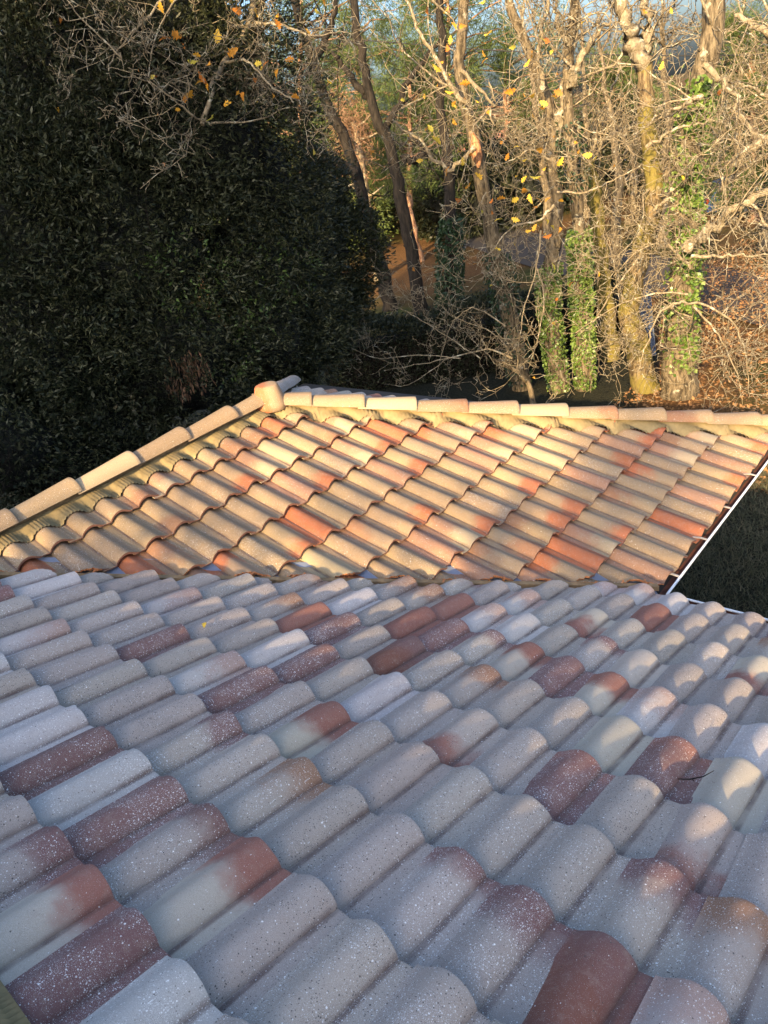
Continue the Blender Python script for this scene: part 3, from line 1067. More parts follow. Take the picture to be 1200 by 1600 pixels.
def leafcloud(C, D, n_per, ll, lw, rng, spread=0.5, jitter=0.05, droop=0.2):
    """diamond leaves in sprays: C (m,3) spray roots, D (m,3) spray directions"""
    m = len(C)
    C = np.repeat(C, n_per, 0); D = np.repeat(D, n_per, 0)
    t = rng.uniform(0, 1, (m * n_per, 1))
    base = C + D * t * jitter * 3 + rng.normal(0, jitter, C.shape)
    d = D + rng.normal(0, spread, C.shape) + np.array([0, 0, -droop])
    d /= np.linalg.norm(d, axis=1, keepdims=True)
    s = np.cross(d, rng.normal(0, 1, d.shape)); s /= np.linalg.norm(s, axis=1, keepdims=True)
    nn = np.cross(d, s)
    L = ll * rng.uniform(0.65, 1.25, (len(d), 1)); Wd = lw * rng.uniform(0.7, 1.3, (len(d), 1))
    mid = base + d * L * 0.45 + nn * L * 0.06
    V = np.stack([base, mid + s * Wd * 0.5, base + d * L, mid - s * Wd * 0.5], 1).reshape(-1, 3)
    Q = np.arange(len(V)).reshape(-1, 4)
    return V, Q


def blades(C, L, Wd, rng, up=0.0, spread=1.0):
    """thin tapering blades (needles, grass) as triangles"""
    n = len(C)
    d = rng.normal(0, spread, (n, 3)); d[:, 2] += up
    d /= np.linalg.norm(d, axis=1, keepdims=True)
    s = np.cross(d, rng.normal(0, 1, (n, 3))); s /= np.linalg.norm(s, axis=1, keepdims=True)
    L = L * rng.uniform(0.6, 1.3, (n, 1))
    V = np.stack([C + s * Wd / 2, C - s * Wd / 2, C + d * L], 1).reshape(-1, 3)
    return V, np.arange(len(V)).reshape(-1, 3)


def shell_points(blobs, n, rng, lo=0.72, squash=0.9, face=None, back=0.25):
    """points near the skin of a set of balls, denser on the side that can be seen"""
    c = np.array([b[0] for b in blobs]); r = np.array([b[1] for b in blobs])
    w = r ** 2; w = w / w.sum()
    P, Dn = [], []
    got = 0
    while got < n:
        k = rng.choice(len(r), n, p=w)
        d = rng.normal(0, 1, (n, 3)); d /= np.linalg.norm(d, axis=1, keepdims=True)
        if face is not None:
            keep = (d @ face > -0.15) | (rng.uniform(0, 1, n) < back)
            k, d = k[keep], d[keep]
        # ragged skin: lumps at leaf-cluster scale
        rr = r[k] * (lo + (1.08 - lo) * np.sqrt(rng.uniform(0, 1, len(k))))
        lump = np.sin(d[:, 0] * 8 + k * 1.7) * np.sin(d[:, 1] * 7 + 2 * k) * 0.6 + np.sin(d[:, 2] * 9 + k + d[:, 0] * 5) * 0.5 + np.sin(d[:, 0] * 17 + d[:, 2] * 15 + k) * 0.35
        rr *= 1 + 0.16 * lump
        ok_ = lump > rng.normal(-0.45, 0.35, len(lump))
        k, d, rr = k[ok_], d[ok_], rr[ok_]
        p = c[k] + d * rr[:, None] * np.array([1, 1, squash])
        P.append(p); Dn.append(d); got += len(p)
    return np.concatenate(P)[:n], np.concatenate(Dn)[:n]


def root(name, foot, label, cat, group=None):
    return empty(name, tuple(map(float, foot)), label, cat, group)


def foot_of(p):
    return np.array([p[0], p[1], float(ground_h(p[0], p[1]))])


# ---- the big evergreen on the left ---------------------------------------
M_LAUREL = leaf_material("evergreen_leaf", [(0.005, 0.009, 0.004), (0.011, 0.016, 0.007), (0.022, 0.027, 0.012), (0.042, 0.046, 0.024), (0.12, 0.125, 0.075)], 0.45, 0.10, 0.18)  # palest stop paints highlights of the glossy leaves into their colour
M_YOUNG = leaf_material("young_leaf", [(0.05, 0.09, 0.02), (0.10, 0.15, 0.04)], 0.45, 0.25, 0.4)
M_CORE = simple("dark_core", (0.006, 0.008, 0.005), 1.0, 6, 0.5, 0.6, 0.1)
M_DEAD = leaf_material("dead_leaf", [(0.13, 0.07, 0.04), (0.25, 0.15, 0.09)], 0.8, 0.15, 0.2)


def evergreen(name, label, blobs, trunk, n, rng, group=None, leaf=(0.085, 0.021), material=None, per=9, inner=4000, sticks=60):
    c0 = np.mean([b[0] for b in blobs], 0)
    f = foot_of(trunk)
    rt = root(name, f, label, "tree" if trunk is not None else "shrub", group)
    tb = Tubes()
    top = c0 + np.array([0, 0, 0.5])
    for k in range(3):
        a = f + np.array([rng.normal(0, 0.25), rng.normal(0, 0.25), -0.2])
        b = blobs[rng.integers(len(blobs))][0]
        Q, R = knobbly(tb, [a, a * 0.6 + top * 0.4 + rng.normal(0, 0.3, 3), b * 0.5 + top * 0.5], 0.16, 0.05, rng, 16, 0.04, 8)
    tb.build("trunk", M_DARKBARK, rt)
    tw = Tubes()
    for k in range(sticks):
        b = blobs[rng.integers(len(blobs))]
        d = unit(rng.normal(0, 1, 3) + np.array([0.4, -0.6, 0.1]))
        branch_out(tw, b[0] + d * b[1] * 0.4, d, b[1] * 0.5, 0.012, 1, rng, 0.05, None, (4, 4, 3), 0.3, 0.0035)
    tw.build("branches", M_DARKBARK, rt)
    face = unit(CAM - c0)
    P, D = shell_points(blobs, n, rng, 0.62, 0.95, face, 0.22)
    up = D + np.array([0, 0, 0.5])
    up /= np.linalg.norm(up, axis=1, keepdims=True)
    V, Q = leafcloud(P, up, per, leaf[0], leaf[1], rng, 0.55, 0.055, 0.25)
    Pi, Di = shell_points(blobs, inner, rng, 0.2, 0.9)
    keep = Pi[:, 2] > GZ
    Pi = c0 + (Pi - c0) * 0.8
    V2, Q2 = leafcloud(Pi, Di, 4, 0.10, 0.04, rng, 0.9, 0.1, 0.1)
    VV = np.concatenate([V, V2]); QQ = np.concatenate([Q, Q2 + len(V)])
    cr = link("crown", np_mesh("crown", VV, QQ, mats=[material or M_LAUREL]))
    place(cr, rt)
    # solid near-black filler, added to block sky and paint the gaps as deep shade
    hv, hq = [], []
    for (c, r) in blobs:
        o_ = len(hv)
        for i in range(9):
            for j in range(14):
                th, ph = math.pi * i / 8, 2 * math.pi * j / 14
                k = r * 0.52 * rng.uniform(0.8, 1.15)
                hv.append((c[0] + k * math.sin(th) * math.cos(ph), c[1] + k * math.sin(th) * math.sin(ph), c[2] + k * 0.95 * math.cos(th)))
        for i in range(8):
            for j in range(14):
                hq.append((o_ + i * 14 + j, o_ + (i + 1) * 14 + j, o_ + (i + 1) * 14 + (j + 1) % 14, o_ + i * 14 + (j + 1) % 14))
    he = link("light_block_core", np_mesh("light_block_core", np.array(hv), np.array(hq), mats=[M_CORE], smooth=True))
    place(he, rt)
    return rt


def blob(u, v, D, r): return (sight(u, v, D), r)


ra = np.random.default_rng(3)
big = evergreen("evergreen_tree", "huge dark evergreen with glossy leaves filling the left side behind the ridge",
                [blob(60, -60, 12.5, 2.2), blob(230, 10, 12.2, 1.9), blob(110, 190, 12.0, 2.1), blob(300, 220, 12.0, 1.75), blob(395, 290, 12.5, 1.25), blob(30, 380, 11.5, 2.0),
                 blob(210, 400, 11.4, 1.9), blob(380, 420, 12.0, 1.35), blob(90, 560, 11.0, 1.8), blob(270, 560, 11.0, 1.6), blob(420, 530, 11.8, 1.1), blob(330, 90, 12.8, 1.2), blob(-120, 200, 12.5, 2.4), blob(-120, 500, 11.5, 2.2)],
                sight(180, 600, 12.5), 24000, ra, inner=6000, sticks=80)
P_, D_ = shell_points([blob(380, 455, 10.9, 0.55), blob(340, 540, 10.6, 0.45), blob(450, 420, 11.6, 0.4), blob(290, 430, 10.2, 0.4)], 260, ra)
V_, Q_ = leafcloud(P_, D_, 5, 0.08, 0.03, ra, 0.6, 0.05)
yo = link("young_shoots", np_mesh("young_shoots", V_, Q_, mats=[M_YOUNG])); place(yo, big)
P_, D_ = shell_points([blob(283, 590, 9.9, 0.16), blob(312, 575, 9.95, 0.13), blob(290, 560, 10.0, 0.12)], 60, ra, 0.3, 1.6)
V_, Q_ = leafcloud(P_, D_ * 0.3 + np.array([0, 0, -1.0]), 6, 0.10, 0.022, ra, 0.25, 0.03, 0.8)
dl = link("dead_leaf_bunch", np_mesh("dead_leaf_bunch", V_, Q_, mats=[M_DEAD])); place(dl, big)
tag(dl, "hanging bunch of dry brown dead leaves")
evergreen("evergreen_shrub", "low dark shrub against the foot of the large evergreen at the photo's left edge", [blob(10, 700, 9.6, 1.0), blob(90, 730, 9.8, 0.9), blob(-60, 640, 9.8, 1.1), blob(170, 690, 10.2, 0.8)],
          sight(40, 760, 9.8), 1600, ra, leaf=(0.06, 0.02), inner=900, sticks=30)
evergreen("evergreen_shrub", "rounded dark laurel shrub between the large evergreen and the leaning black trunks", [blob(500, 400, 15, 1.05), blob(450, 330, 16, 1.2), blob(512, 470, 14.5, 0.7), blob(465, 505, 13.5, 0.9), blob(400, 560, 12.5, 0.9)],
          sight(490, 560, 14.5), 5200, ra, leaf=(0.10, 0.032), inner=2500, sticks=40)
# clipped hedge that closes the yard below the bare trunks
P_ = np.array([sight(u, v, D) for u, v, D in ((560, 590, 16.0), (1000, 560, 21.0))])
def hedge(name, label, a, b, h, wd, n, rng, material, leaf):
    a, b = np.array(a, float), np.array(b, float)
    rt = root(name, foot_of((a + b) / 2), label, "hedge")
    ax = b - a; L = np.linalg.norm(ax[:2])
    nx = unit(np.array([-ax[1], ax[0], 0]))
    t = rng.uniform(0, 1, (n, 1)); 
    ph = rng.uniform(0, 1, n); w = rng.uniform(-1, 1, n)
    top = rng.uniform(0, 1, n) < 0.4
    off = np.where(top, w, np.sign(w) * (0.85 + 0.15 * np.abs(w))) * wd / 2
    z = np.where(top, h * (0.93 + 0.07 * ph), h * ph)
    z = z * (1 + 0.08 * np.sin(t[:, 0] * L * 1.9))
    P = a + ax * t + nx * off[:, None]
    P[:, 2] = ground_h(P[:, 0], P[:, 1]) + z
    D = np.where(top[:, None], np.array([0, 0, 1.0]), nx * np.sign(w)[:, None] + np.array([0, 0, 0.4]))
    V, Q = leafcloud(P, D, 7, leaf[0], leaf[1], rng, 0.6, 0.06)
    mb = MB()
    q = [a + nx * wd * 0.38, b + nx * wd * 0.38, b - nx * wd * 0.38, a - nx * wd * 0.38]
    q = [np.array([p[0], p[1], float(ground_h(p[0], p[1])) - 0.1]) for p in q]
    mb.prism(q, (0, 0, h * 0.8))
    mb.build("stems", M_DARKBARK, rt)
    o = link("foliage", np_mesh("foliage", V, Q, mats=[material])); place(o, rt)
    return rt
hedge("hedge", "dark clipped hedge in the shade below the bare oak trunks", foot_of(sight(510, 560, 19.0)), foot_of(sight(985, 560, 18.6)), 1.5, 1.1, 5600, ra, M_LAUREL, (0.09, 0.04))

# ---- bare oaks ------------------------------------------------------------
M_OAKLEAF = leaf_material("autumn_leaf", [(0.50, 0.17, 0.04), (0.68, 0.30, 0.04), (0.75, 0.42, 0.05), (0.76, 0.52, 0.07), (0.45, 0.42, 0.07)], 0.6, 0.45, 0.3, 0.8, True)
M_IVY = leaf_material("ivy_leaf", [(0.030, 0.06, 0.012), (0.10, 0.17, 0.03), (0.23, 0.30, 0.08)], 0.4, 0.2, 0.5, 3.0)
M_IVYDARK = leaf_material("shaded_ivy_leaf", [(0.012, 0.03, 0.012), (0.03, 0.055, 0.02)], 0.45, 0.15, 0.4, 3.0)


def oak_leaf_mesh(seed):
    r = random.Random(seed)
    L, n = 0.115, 9
    V, T = [], []
    side = []
    for i in range(n):
        t = i / (n - 1)
        w = 0.030 * math.sin(math.pi * (0.08 + 0.86 * t) ** 1.15) * (1.35 if i % 2 else 0.72) * r.uniform(0.85, 1.15)
        bend = 0.018 * math.sin(t * 2.2 + r.uniform(-0.2, 0.2))
        side.append((t * L, w, bend))
    for (y, w, bnd) in side:
        V += [(-w, y, bnd + w * 0.35), (0, y, bnd), (w, y, bnd + w * 0.3)]
    for i in range(n - 1):
        a = i * 3
        T += [(a, a + 1, a + 4), (a, a + 4, a + 3), (a + 1, a + 2, a + 5), (a + 1, a + 5, a + 4)]
    V += [(-0.0012, -0.02, 0), (0.0012, -0.02, 0)]
    T.append((len(V) - 2, len(V) - 1, 1))
    return np_mesh("leaf", np.array(V), T=np.array(T), mats=[M_OAKLEAF])


LEAVES = [oak_leaf_mesh(i) for i in range(4)]
lr = np.random.default_rng(99)


def hang_leaf(parent, p, s=1.0):
    o = link("leaf", LEAVES[lr.integers(4)])
    d = unit(np.array([lr.normal(0, 0.9), lr.normal(0, 0.9), lr.normal(-0.35, 0.6)]))
    x = unit(np.cross(d, lr.normal(0, 1, 3)))
    z = np.cross(x, d)
    k = s * lr.uniform(0.55, 1.1)
    place(o, parent, frame(p, x * k, d * k, z * k))
    return o


AWAY = unit(np.array([RF[0], RF[1], 0.0]))


def oak(label, trunks, limbs, rng, bark, auto=(10, 1.6, 0.35), kids=(5, 3, 2), twig_mat=None, dens=1.0, leaves=0, group="bare oaks behind the roof", tw_thin=0.0047, name="bare_oak", tips=None, droop=0.04):
    """trunks / limbs: list of (polyline, r0, r1); branches grow from the limbs and the upper trunk"""
    f = trunks[0][0][0]
    rt = root(name, foot_of(f), label, "tree", group)
    tk = Tubes()
    carriers = []
    for (P, r0, r1) in trunks:
        Q, R = knobbly(tk, P, r0, r1, rng, 30, r0 * 0.10, 14)
        carriers.append((Q, R, auto[2], auto[0]))
        for _ in range(5):      # burrs and stubs
            i = rng.integers(6, 26)
            d = unit(rng.normal(0, 1, 3) * np.array([1, 1, 0.4]))
            tk.add([Q[i], Q[i] + d * R[i] * 1.15, Q[i] + d * R[i] * 1.35], [R[i] * 0.32, R[i] * 0.2, R[i] * 0.05], 7)
    tk.build("trunk", bark, rt)
    tips = [] if tips is None else tips
    tw = Tubes()
    for (P, r0, r1) in limbs:
        lb = Tubes()
        Q, R = knobbly(lb, P, r0 * (0.62 if r0 < 0.09 else 1), r1 * (0.62 if r0 < 0.09 else 1), rng, 18, r0 * 0.35, 8, 0.1)
        lb.build("limb", twig_mat or M_TWIG, rt)
        carriers.append((Q, R, 0.1, auto[0] * 0.9))
    for (Q, R, t0, k) in carriers:
        n = len(Q)
        for i in range(max(1, int(k * dens * 0.47))):
            t = rng.uniform(t0, 1.0) * (n - 2)
            j = int(t)
            ax = unit(Q[j + 1] - Q[j])
            side = rng.normal(0, 1, 3)
            side = unit(side - ax * (side @ ax))
            d = unit(side + ax * rng.uniform(0.1, 0.7))
            d = unit(d + AWAY * rng.uniform(0.0, 0.9))
            branch_out(tw, Q[j], d, auto[1] * rng.uniform(0.6, 1.3), min(R[j] * 0.4, 0.028), 0, rng, droop, tips, kids, 0.33, tw_thin)
    tw.build("twigs", twig_mat or M_TWIG, rt)
    for i in range(leaves):
        p, d = tips[rng.integers(len(tips))]
        hang_leaf(rt, p)
    return rt, tips


def line(pts, D, slack=0.0):
    """trace: photo pixels at plan distance D (or per-point distances)"""
    out = []
    for k, q in enumerate(pts):
        out.append(sight(q[0], q[1], q[2] if len(q) > 2 else D))
    out = np.array(out)
    return out


def grounded(P):
    """extend a trace straight down to the soil"""
    P = np.array(P)
    b = P[0].copy(); g = float(ground_h(b[0], b[1]))
    if b[2] - g > 0.1:
        P = np.vstack([[b[0], b[1], g - 0.15], P])
    else:
        P[0][2] = g - 0.15
    return P


ro = np.random.default_rng(21)
T = lambda pts, D: grounded(line(pts, D))
# two black leaning trunks in the middle distance
oak("black leaning forked trunk, nearer the large evergreen", [(T([(608, 470), (590, 400), (570, 330), (560, 280), (540, 220), (512, 165), (490, 100), (470, 40), (452, -30)], 27.5), 0.25, 0.12)],
    [(line([(556, 270), (510, 245), (480, 225), (450, 180), (420, 130), (380, 100)], 27.0), 0.16, 0.05), (line([(490, 100), (520, 40), (530, -30)], 27.5), 0.14, 0.05)],
    ro, M_DARKBARK, (9, 2.6, 0.4), (4, 3, 2), M_DARKBARK, tw_thin=0.008, dens=0.6)
oak("black leaning trunk with a crooked elbow branch, second from the large evergreen", [(T([(656, 475), (645, 400), (630, 330), (618, 270), (605, 215), (590, 190), (572, 120), (560, 60), (548, -30)], 26.5), 0.24, 0.11)],
    [(line([(628, 250), (648, 250), (662, 235), (640, 215)], 26.3), 0.13, 0.05), (line([(600, 205), (620, 170), (650, 110), (690, 60)], 26.5), 0.13, 0.05), (line([(575, 150), (540, 110), (520, 80)], 26.5), 0.12, 0.05)],
    ro, M_DARKBARK, (9, 2.6, 0.45), (4, 3, 2), M_DARKBARK, tw_thin=0.008, dens=0.6)


def ivy(rt, P, R, t0, t1, n, rng, material=M_IVY, leaf=0.06, thick=0.10, side=None):
    """ivy leaves hugging a trunk between fractions t0 and t1 of its length"""
    Q = spline(P, 60)
    t = rng.uniform(t0, t1, n) * 58
    i = t.astype(int)
    p = Q[i] + (Q[i + 1] - Q[i]) * (t - i)[:, None]
    d = rng.normal(0, 1, (n, 3)); d[:, 2] *= 0.15
    if side is not None: d += np.array(side)
    d /= np.linalg.norm(d, axis=1, keepdims=True)
    rr = (R[0] + (R[1] - R[0]) * t / 58)
    edge = np.minimum((t / 58 - t0) / max(1e-3, t1 - t0), (t1 - t / 58) / max(1e-3, t1 - t0))
    fade = np.clip(edge * 6, 0.25, 1)
    p = p + d * (rr + rng.uniform(0.0, thick, n) * fade)[:, None]
    keep = np.sin(p[:, 2] * 5 + d[:, 0] * 3) + np.sin(p[:, 2] * 11 + d[:, 1] * 5) > -1.15
    V, Qd = leafcloud(p[keep], d[keep] * 0.6 + np.array([0, 0, -0.4]), 1, leaf, leaf * 0.85, rng, 0.5, 0.015, 0.3)
    o = link("ivy", np_mesh("ivy", V, Qd, mats=[material]))
    place(o, rt)
    o['kind'] = 'stuff'
    return o


P3 = T([(702, 470), (703, 400), (704, 330), (700, 250), (690, 170), (690, 60), (684, -30)], 26.0)
rt, _ = oak("black trunk wrapped in dark ivy, beside the two leaning ones", [(P3, 0.24, 0.10)], [], ro, M_DARKBARK, (8, 2.2, 0.5), (4, 3, 2), M_DARKBARK, tw_thin=0.008, dens=0.6)
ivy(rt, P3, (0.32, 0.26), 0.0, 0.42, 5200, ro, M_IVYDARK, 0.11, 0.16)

P4 = T([(818, 612), (800, 520), (785, 440), (770, 370), (757, 300), (745, 240), (738, 200), (722, 140), (716, 90), (724, 40), (726, -40)], 16.2)
rt4, tips4 = oak("tall leaning oak with a torn orange brown wound on its trunk", [(P4, 0.18, 0.085)],
                 [(line([(728, 160), (690, 110), (660, 60), (640, 10), (625, -30)], 15.2), 0.07, 0.03), (line([(742, 230), (700, 265), (660, 225), (610, 190)], 15.5), 0.08, 0.03),
                  (line([(720, 110), (760, 150), (775, 165), (765, 130)], 14.0), 0.05, 0.02), (line([(765, 168), (770, 210), (760, 245)], 13.5), 0.03, 0.012), (line([(765, 168), (740, 200), (732, 240), (715, 300)], 13.0), 0.025, 0.01), (line([(760, 300), (745, 330), (752, 350)], 13.5), 0.02, 0.01)],
                 ro, M_OAK, (9, 1.7, 0.45), (5, 3, 2), leaves=0)
wound = Tubes()
wound.add(line([(736, 205), (742, 222), (746, 245), (748, 262)], 15.95), [0.03, 0.10, 0.11, 0.03], 8)
M_WOUND = bark_material("torn_wood", (0.22, 0.10, 0.05), (0.55, 0.29, 0.15), (0.6, 0.4, 0.25), 0.05, 9)
wo = wound.build("torn_wood", M_WOUND, rt4); tag(wo, "torn orange brown wound in the bark")
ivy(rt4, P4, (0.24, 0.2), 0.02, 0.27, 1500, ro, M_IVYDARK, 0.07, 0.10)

P5 = T([(874, 606), (860, 500), (857, 440), (868, 370), (872, 330), (866, 260), (860, 200), (850, 140), (822, 70), (800, 20), (790, -40)], 15.7)
rt5, tips5 = oak("crooked oak stem with bright ivy on its lower part, left of its straight ivy twin", [(P5, 0.155, 0.07)],
                 [(line([(868, 220), (880, 160), (892, 90), (900, 40), (895, -30)], 15.7), 0.09, 0.05), (line([(852, 140), (840, 90), (850, 30), (862, -30)], 15.3), 0.08, 0.04),
                  (line([(866, 320), (840, 345), (800, 355), (770, 390), (745, 415)], 13.5), 0.035, 0.012), (line([(845, 360), (838, 420), (820, 480), (812, 530)], 13.3), 0.025, 0.010), (line([(840, 420), (850, 470), (840, 530), (825, 575)], 13.2), 0.022, 0.008),
                  (line([(860, 250), (830, 235), (800, 250), (770, 260)], 13.6), 0.03, 0.01), (line([(870, 300), (915, 300), (960, 280), (1000, 260)], 13.8), 0.03, 0.01)],
                 ro, M_OAK, (10, 1.7, 0.45), (5, 3, 2), leaves=0)
ivy(rt5, P5, (0.19, 0.16), 0.0, 0.24, 3600, ro, M_IVY, 0.065, 0.045)
P6 = T([(914, 608), (911, 520), (907, 450), (905, 380), (903, 340), (896, 260), (890, 200), (886, 120), (892, 50), (905, -40)], 15.6)
rt6, tips6 = oak("straight oak stem wrapped in bright ivy, right beside its crooked twin", [(P6, 0.14, 0.075)],
                 [(line([(888, 130), (905, 100), (925, 60), (950, 30)], 15.4), 0.09, 0.03), (line([(890, 70), (870, 30), (860, -30)], 15.5), 0.08, 0.04)],
                 ro, M_OAK, (8, 1.6, 0.55), (5, 3, 2), leaves=0)
ivy(rt6, P6, (0.175, 0.145), 0.0, 0.40, 6000, ro, M_IVY, 0.065, 0.05)
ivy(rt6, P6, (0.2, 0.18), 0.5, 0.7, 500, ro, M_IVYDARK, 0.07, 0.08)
P7 = T([(955, 560), (945, 470), (938, 400), (932, 320), (920, 260), (905, 215)], 17.5)
rt7, tips7 = oak("short mossy brown trunk in the gap behind the ivy pair", [(P7, 0.2, 0.12)], [(line([(922, 265), (935, 200), (960, 130), (975, 70)], 17.5), 0.08, 0.03)],
                 ro, M_MOSSY, (8, 1.8, 0.4), (5, 3, 2))
P8 = T([(1015, 612), (990, 520), (985, 470), (1000, 400), (1018, 330), (1022, 270), (1012, 200), (1008, 150), (1008, 95)], 15.2)
rt8, tips8 = oak("mossy oak bending back and forking into pale lichened limbs", [(P8, 0.21, 0.12)],
                 [(line([(1010, 110), (990, 70), (972, 30), (958, -40)], 15.2), 0.13, 0.10), (line([(1006, 100), (1012, 50), (1006, 0), (1002, -40)], 15.3), 0.10, 0.06), (line([(1010, 230), (1060, 200), (1110, 190)], 14.2), 0.05, 0.02),
                  (line([(1020, 330), (1060, 300), (1075, 280)], 14.6), 0.05, 0.03), (line([(1000, 400), (960, 450), (930, 500), (910, 520)], 13.8), 0.03, 0.01)],
                 ro, M_MOSSY, (7, 1.7, 0.3), (5, 3, 2), leaves=0)
P9 = T([(1062, 618), (1063, 540), (1066, 460), (1072, 380), (1070, 300), (1080, 220), (1092, 140), (1110, 60), (1122, -40)], 14.8)
rt9, tips9 = oak("thickest oak trunk with lichen and strips of ivy, at the photo's right", [(P9, 0.29, 0.165)],
                 [(line([(1072, 390), (1110, 360), (1150, 325), (1200, 300)], 14.2), 0.10, 0.06), (line([(1080, 420), (1040, 380), (1000, 390), (960, 430)], 13.8), 0.04, 0.014),
                  (line([(1066, 470), (1030, 490), (1010, 540), (995, 590)], 13.2), 0.035, 0.012), (line([(1066, 470), (1110, 480), (1150, 510), (1165, 560), (1172, 620)], 12.8), 0.035, 0.010),
                  (line([(1085, 480), (1120, 520), (1150, 580), (1160, 630)], 12.9), 0.03, 0.009), (line([(1095, 150), (1060, 170), (1010, 190)], 14.0), 0.07, 0.02), (line([(1100, 100), (1140, 140), (1170, 200), (1210, 230)], 13.8), 0.08, 0.03),
                  (line([(1075, 460), (1020, 460), (960, 480), (900, 520)], 13.4), 0.03, 0.01), (line([(1080, 400), (1140, 400), (1210, 400)], 13.2), 0.045, 0.02)],
                 ro, M_OAK, (16, 1.5, 0.2), (5, 3, 2), leaves=0)
ivy(rt9, P9, (0.30, 0.22), 0.08, 0.8, 2300, ro, M_IVY, 0.085, 0.04, side=(0.9, -1.2, 0))
P10 = T([(1225, 420), (1200, 250), (1160, 240), (1150, 270), (1140, 300)], 20)
oak("dark oak with an arching bough at the photo's right edge", [(T([(1290, 500), (1270, 380), (1250, 260), (1260, 120), (1270, -40)], 18), 0.3, 0.18)],
    [(line([(1252, 270), (1210, 220), (1175, 225), (1155, 250), (1148, 275), (1120, 300)], 18), 0.12, 0.05), (line([(1260, 130), (1210, 60), (1150, 20)], 17.5), 0.10, 0.04), (line([(1255, 200), (1200, 150), (1150, 130)], 17), 0.08, 0.03)],
    ro, M_DARKBARK, (14, 1.8, 0.3), (5, 3, 2))

# overhanging oak at upper left, its trunk out of the frame overhead
P11 = grounded(np.array([sight(425, 560, 13.2), sight(420, 420, 13.2), sight(400, 260, 13.0), sight(398, 120, 12.6), sight(402, -40, 12.0), sight(400, -200, 11.6)]))
rt11, tips11 = oak("pale twigged oak whose leafy sprays hang in front of the large evergreen", [(P11, 0.14, 0.09)],
                   [(line([(316, 195, 10.2), (335, 130, 10.4), (355, 85, 10.8), (388, 35, 11.2), (402, -40, 11.8)], 11), 0.045, 0.075),
                    (line([(405, -20, 11.5), (300, -30, 10.6), (230, 30, 10.2), (185, 75, 10.0), (170, 110, 9.8)], 10), 0.03, 0.01), (line([(330, 195, 10.2), (300, 180, 10), (265, 150, 9.9), (225, 125, 9.8), (180, 115, 9.6)], 10), 0.022, 0.009),
                    (line([(355, 97, 10.6), (385, 95, 10.2), (420, 130, 10.0), (460, 160, 9.8)], 10), 0.03, 0.011), (line([(330, 192, 10.3), (400, 188, 10.4), (450, 168, 10.4), (490, 175, 10.3)], 10.3), 0.02, 0.009), (line([(390, 35, 11), (440, 40, 10.6), (490, 55, 10.3), (540, 50, 10)], 10.5), 0.03, 0.01),
                    (line([(300, -30, 10.6), (260, 20, 10.2), (240, 70, 10.0), (232, 120, 9.8)], 10), 0.022, 0.008), (line([(190, 90, 9.9), (120, 20, 9.9), (90, -30, 10)], 10), 0.016, 0.008)],
                   ro, M_OAK, (11, 0.95, 0.6), (5, 3, 3), leaves=0, tw_thin=0.0042)
# low spray of bare branches reaching over the yard in front of the hedge
P12 = grounded(np.array([sight(835, 640, 13.9), sight(825, 600, 13.9), sight(800, 575, 13.8), sight(770, 562, 13.7)]))
rt12, tips12 = oak("low bare shrub with pale arching branches against the dark hedge", [(P12, 0.07, 0.03)],
                   [(line([(800, 560), (760, 545), (700, 560), (650, 570), (600, 580)], 13.6), 0.03, 0.009), (line([(790, 510), (745, 482), (715, 495), (700, 520), (680, 590)], 13.5), 0.022, 0.008), (line([(750, 560), (690, 520), (640, 490), (600, 470)], 13.8), 0.02, 0.007),
                    (line([(720, 560), (650, 555), (590, 560), (540, 540)], 13.5), 0.02, 0.007), (line([(700, 560), (640, 600), (600, 600)], 13.2), 0.015, 0.006), (line([(800, 555), (770, 520), (720, 500), (690, 480)], 13.6), 0.02, 0.007)],
                   ro, M_OAK, (10, 0.8, 0.1), (4, 3, 2), group=None, name="bare_shrub")

for tr, tp, cnt, sc in ((rt11, tips11, 26, 0.8), (rt4, tips4, 30, 1.0), (rt5, tips5, 30, 1.0), (rt6, tips6, 8, 0.9)):
    for q_ in range(cnt):
        p_, d_ = tp[lr.integers(len(tp))]
        hang_leaf(tr, p_, sc)
for (u, v, k) in [(362, 14, 10.4), (400, 12, 10.4), (310, 110, 9.9), (325, 130, 9.9), (333, 178, 9.8), (362, 160, 9.9), (380, 158, 9.9), (398, 100, 10), (420, 95, 10), (435, 108, 9.9), (430, 150, 10), (455, 152, 10), (372, 75, 10.3), (300, 140, 9.9), (315, 128, 9.9),
                  (288, 70, 9.9), (300, 85, 9.9), (285, 58, 9.8), (268, 60, 9.9), (255, 20, 10), (340, 45, 10), (270, 5, 10), (445, 95, 10.1), (395, 122, 10), (430, 30, 10.3), (500, 22, 10.3), (508, 8, 10.3), (310, 95, 10)]:
    hang_leaf(rt11, sight(u, v, k), 1.25)
for (u, v) in [(715, 235), (722, 245), (702, 260), (712, 310), (735, 285), (742, 270), (752, 328), (768, 330), (668, 195), (675, 215), (698, 70), (704, 55), (700, 10), (748, 5), (668, 10), (752, 68), (754, 78), (753, 100), (728, 127), (718, 132), (712, 158), (695, 142), (788, 145), (676, 100), (686, 97), (705, 35), (768, 47), (728, 40)]:
    hang_leaf(rt4, sight(u, v, 12.6 + lr.uniform(-0.4, 0.4)), 1.45)
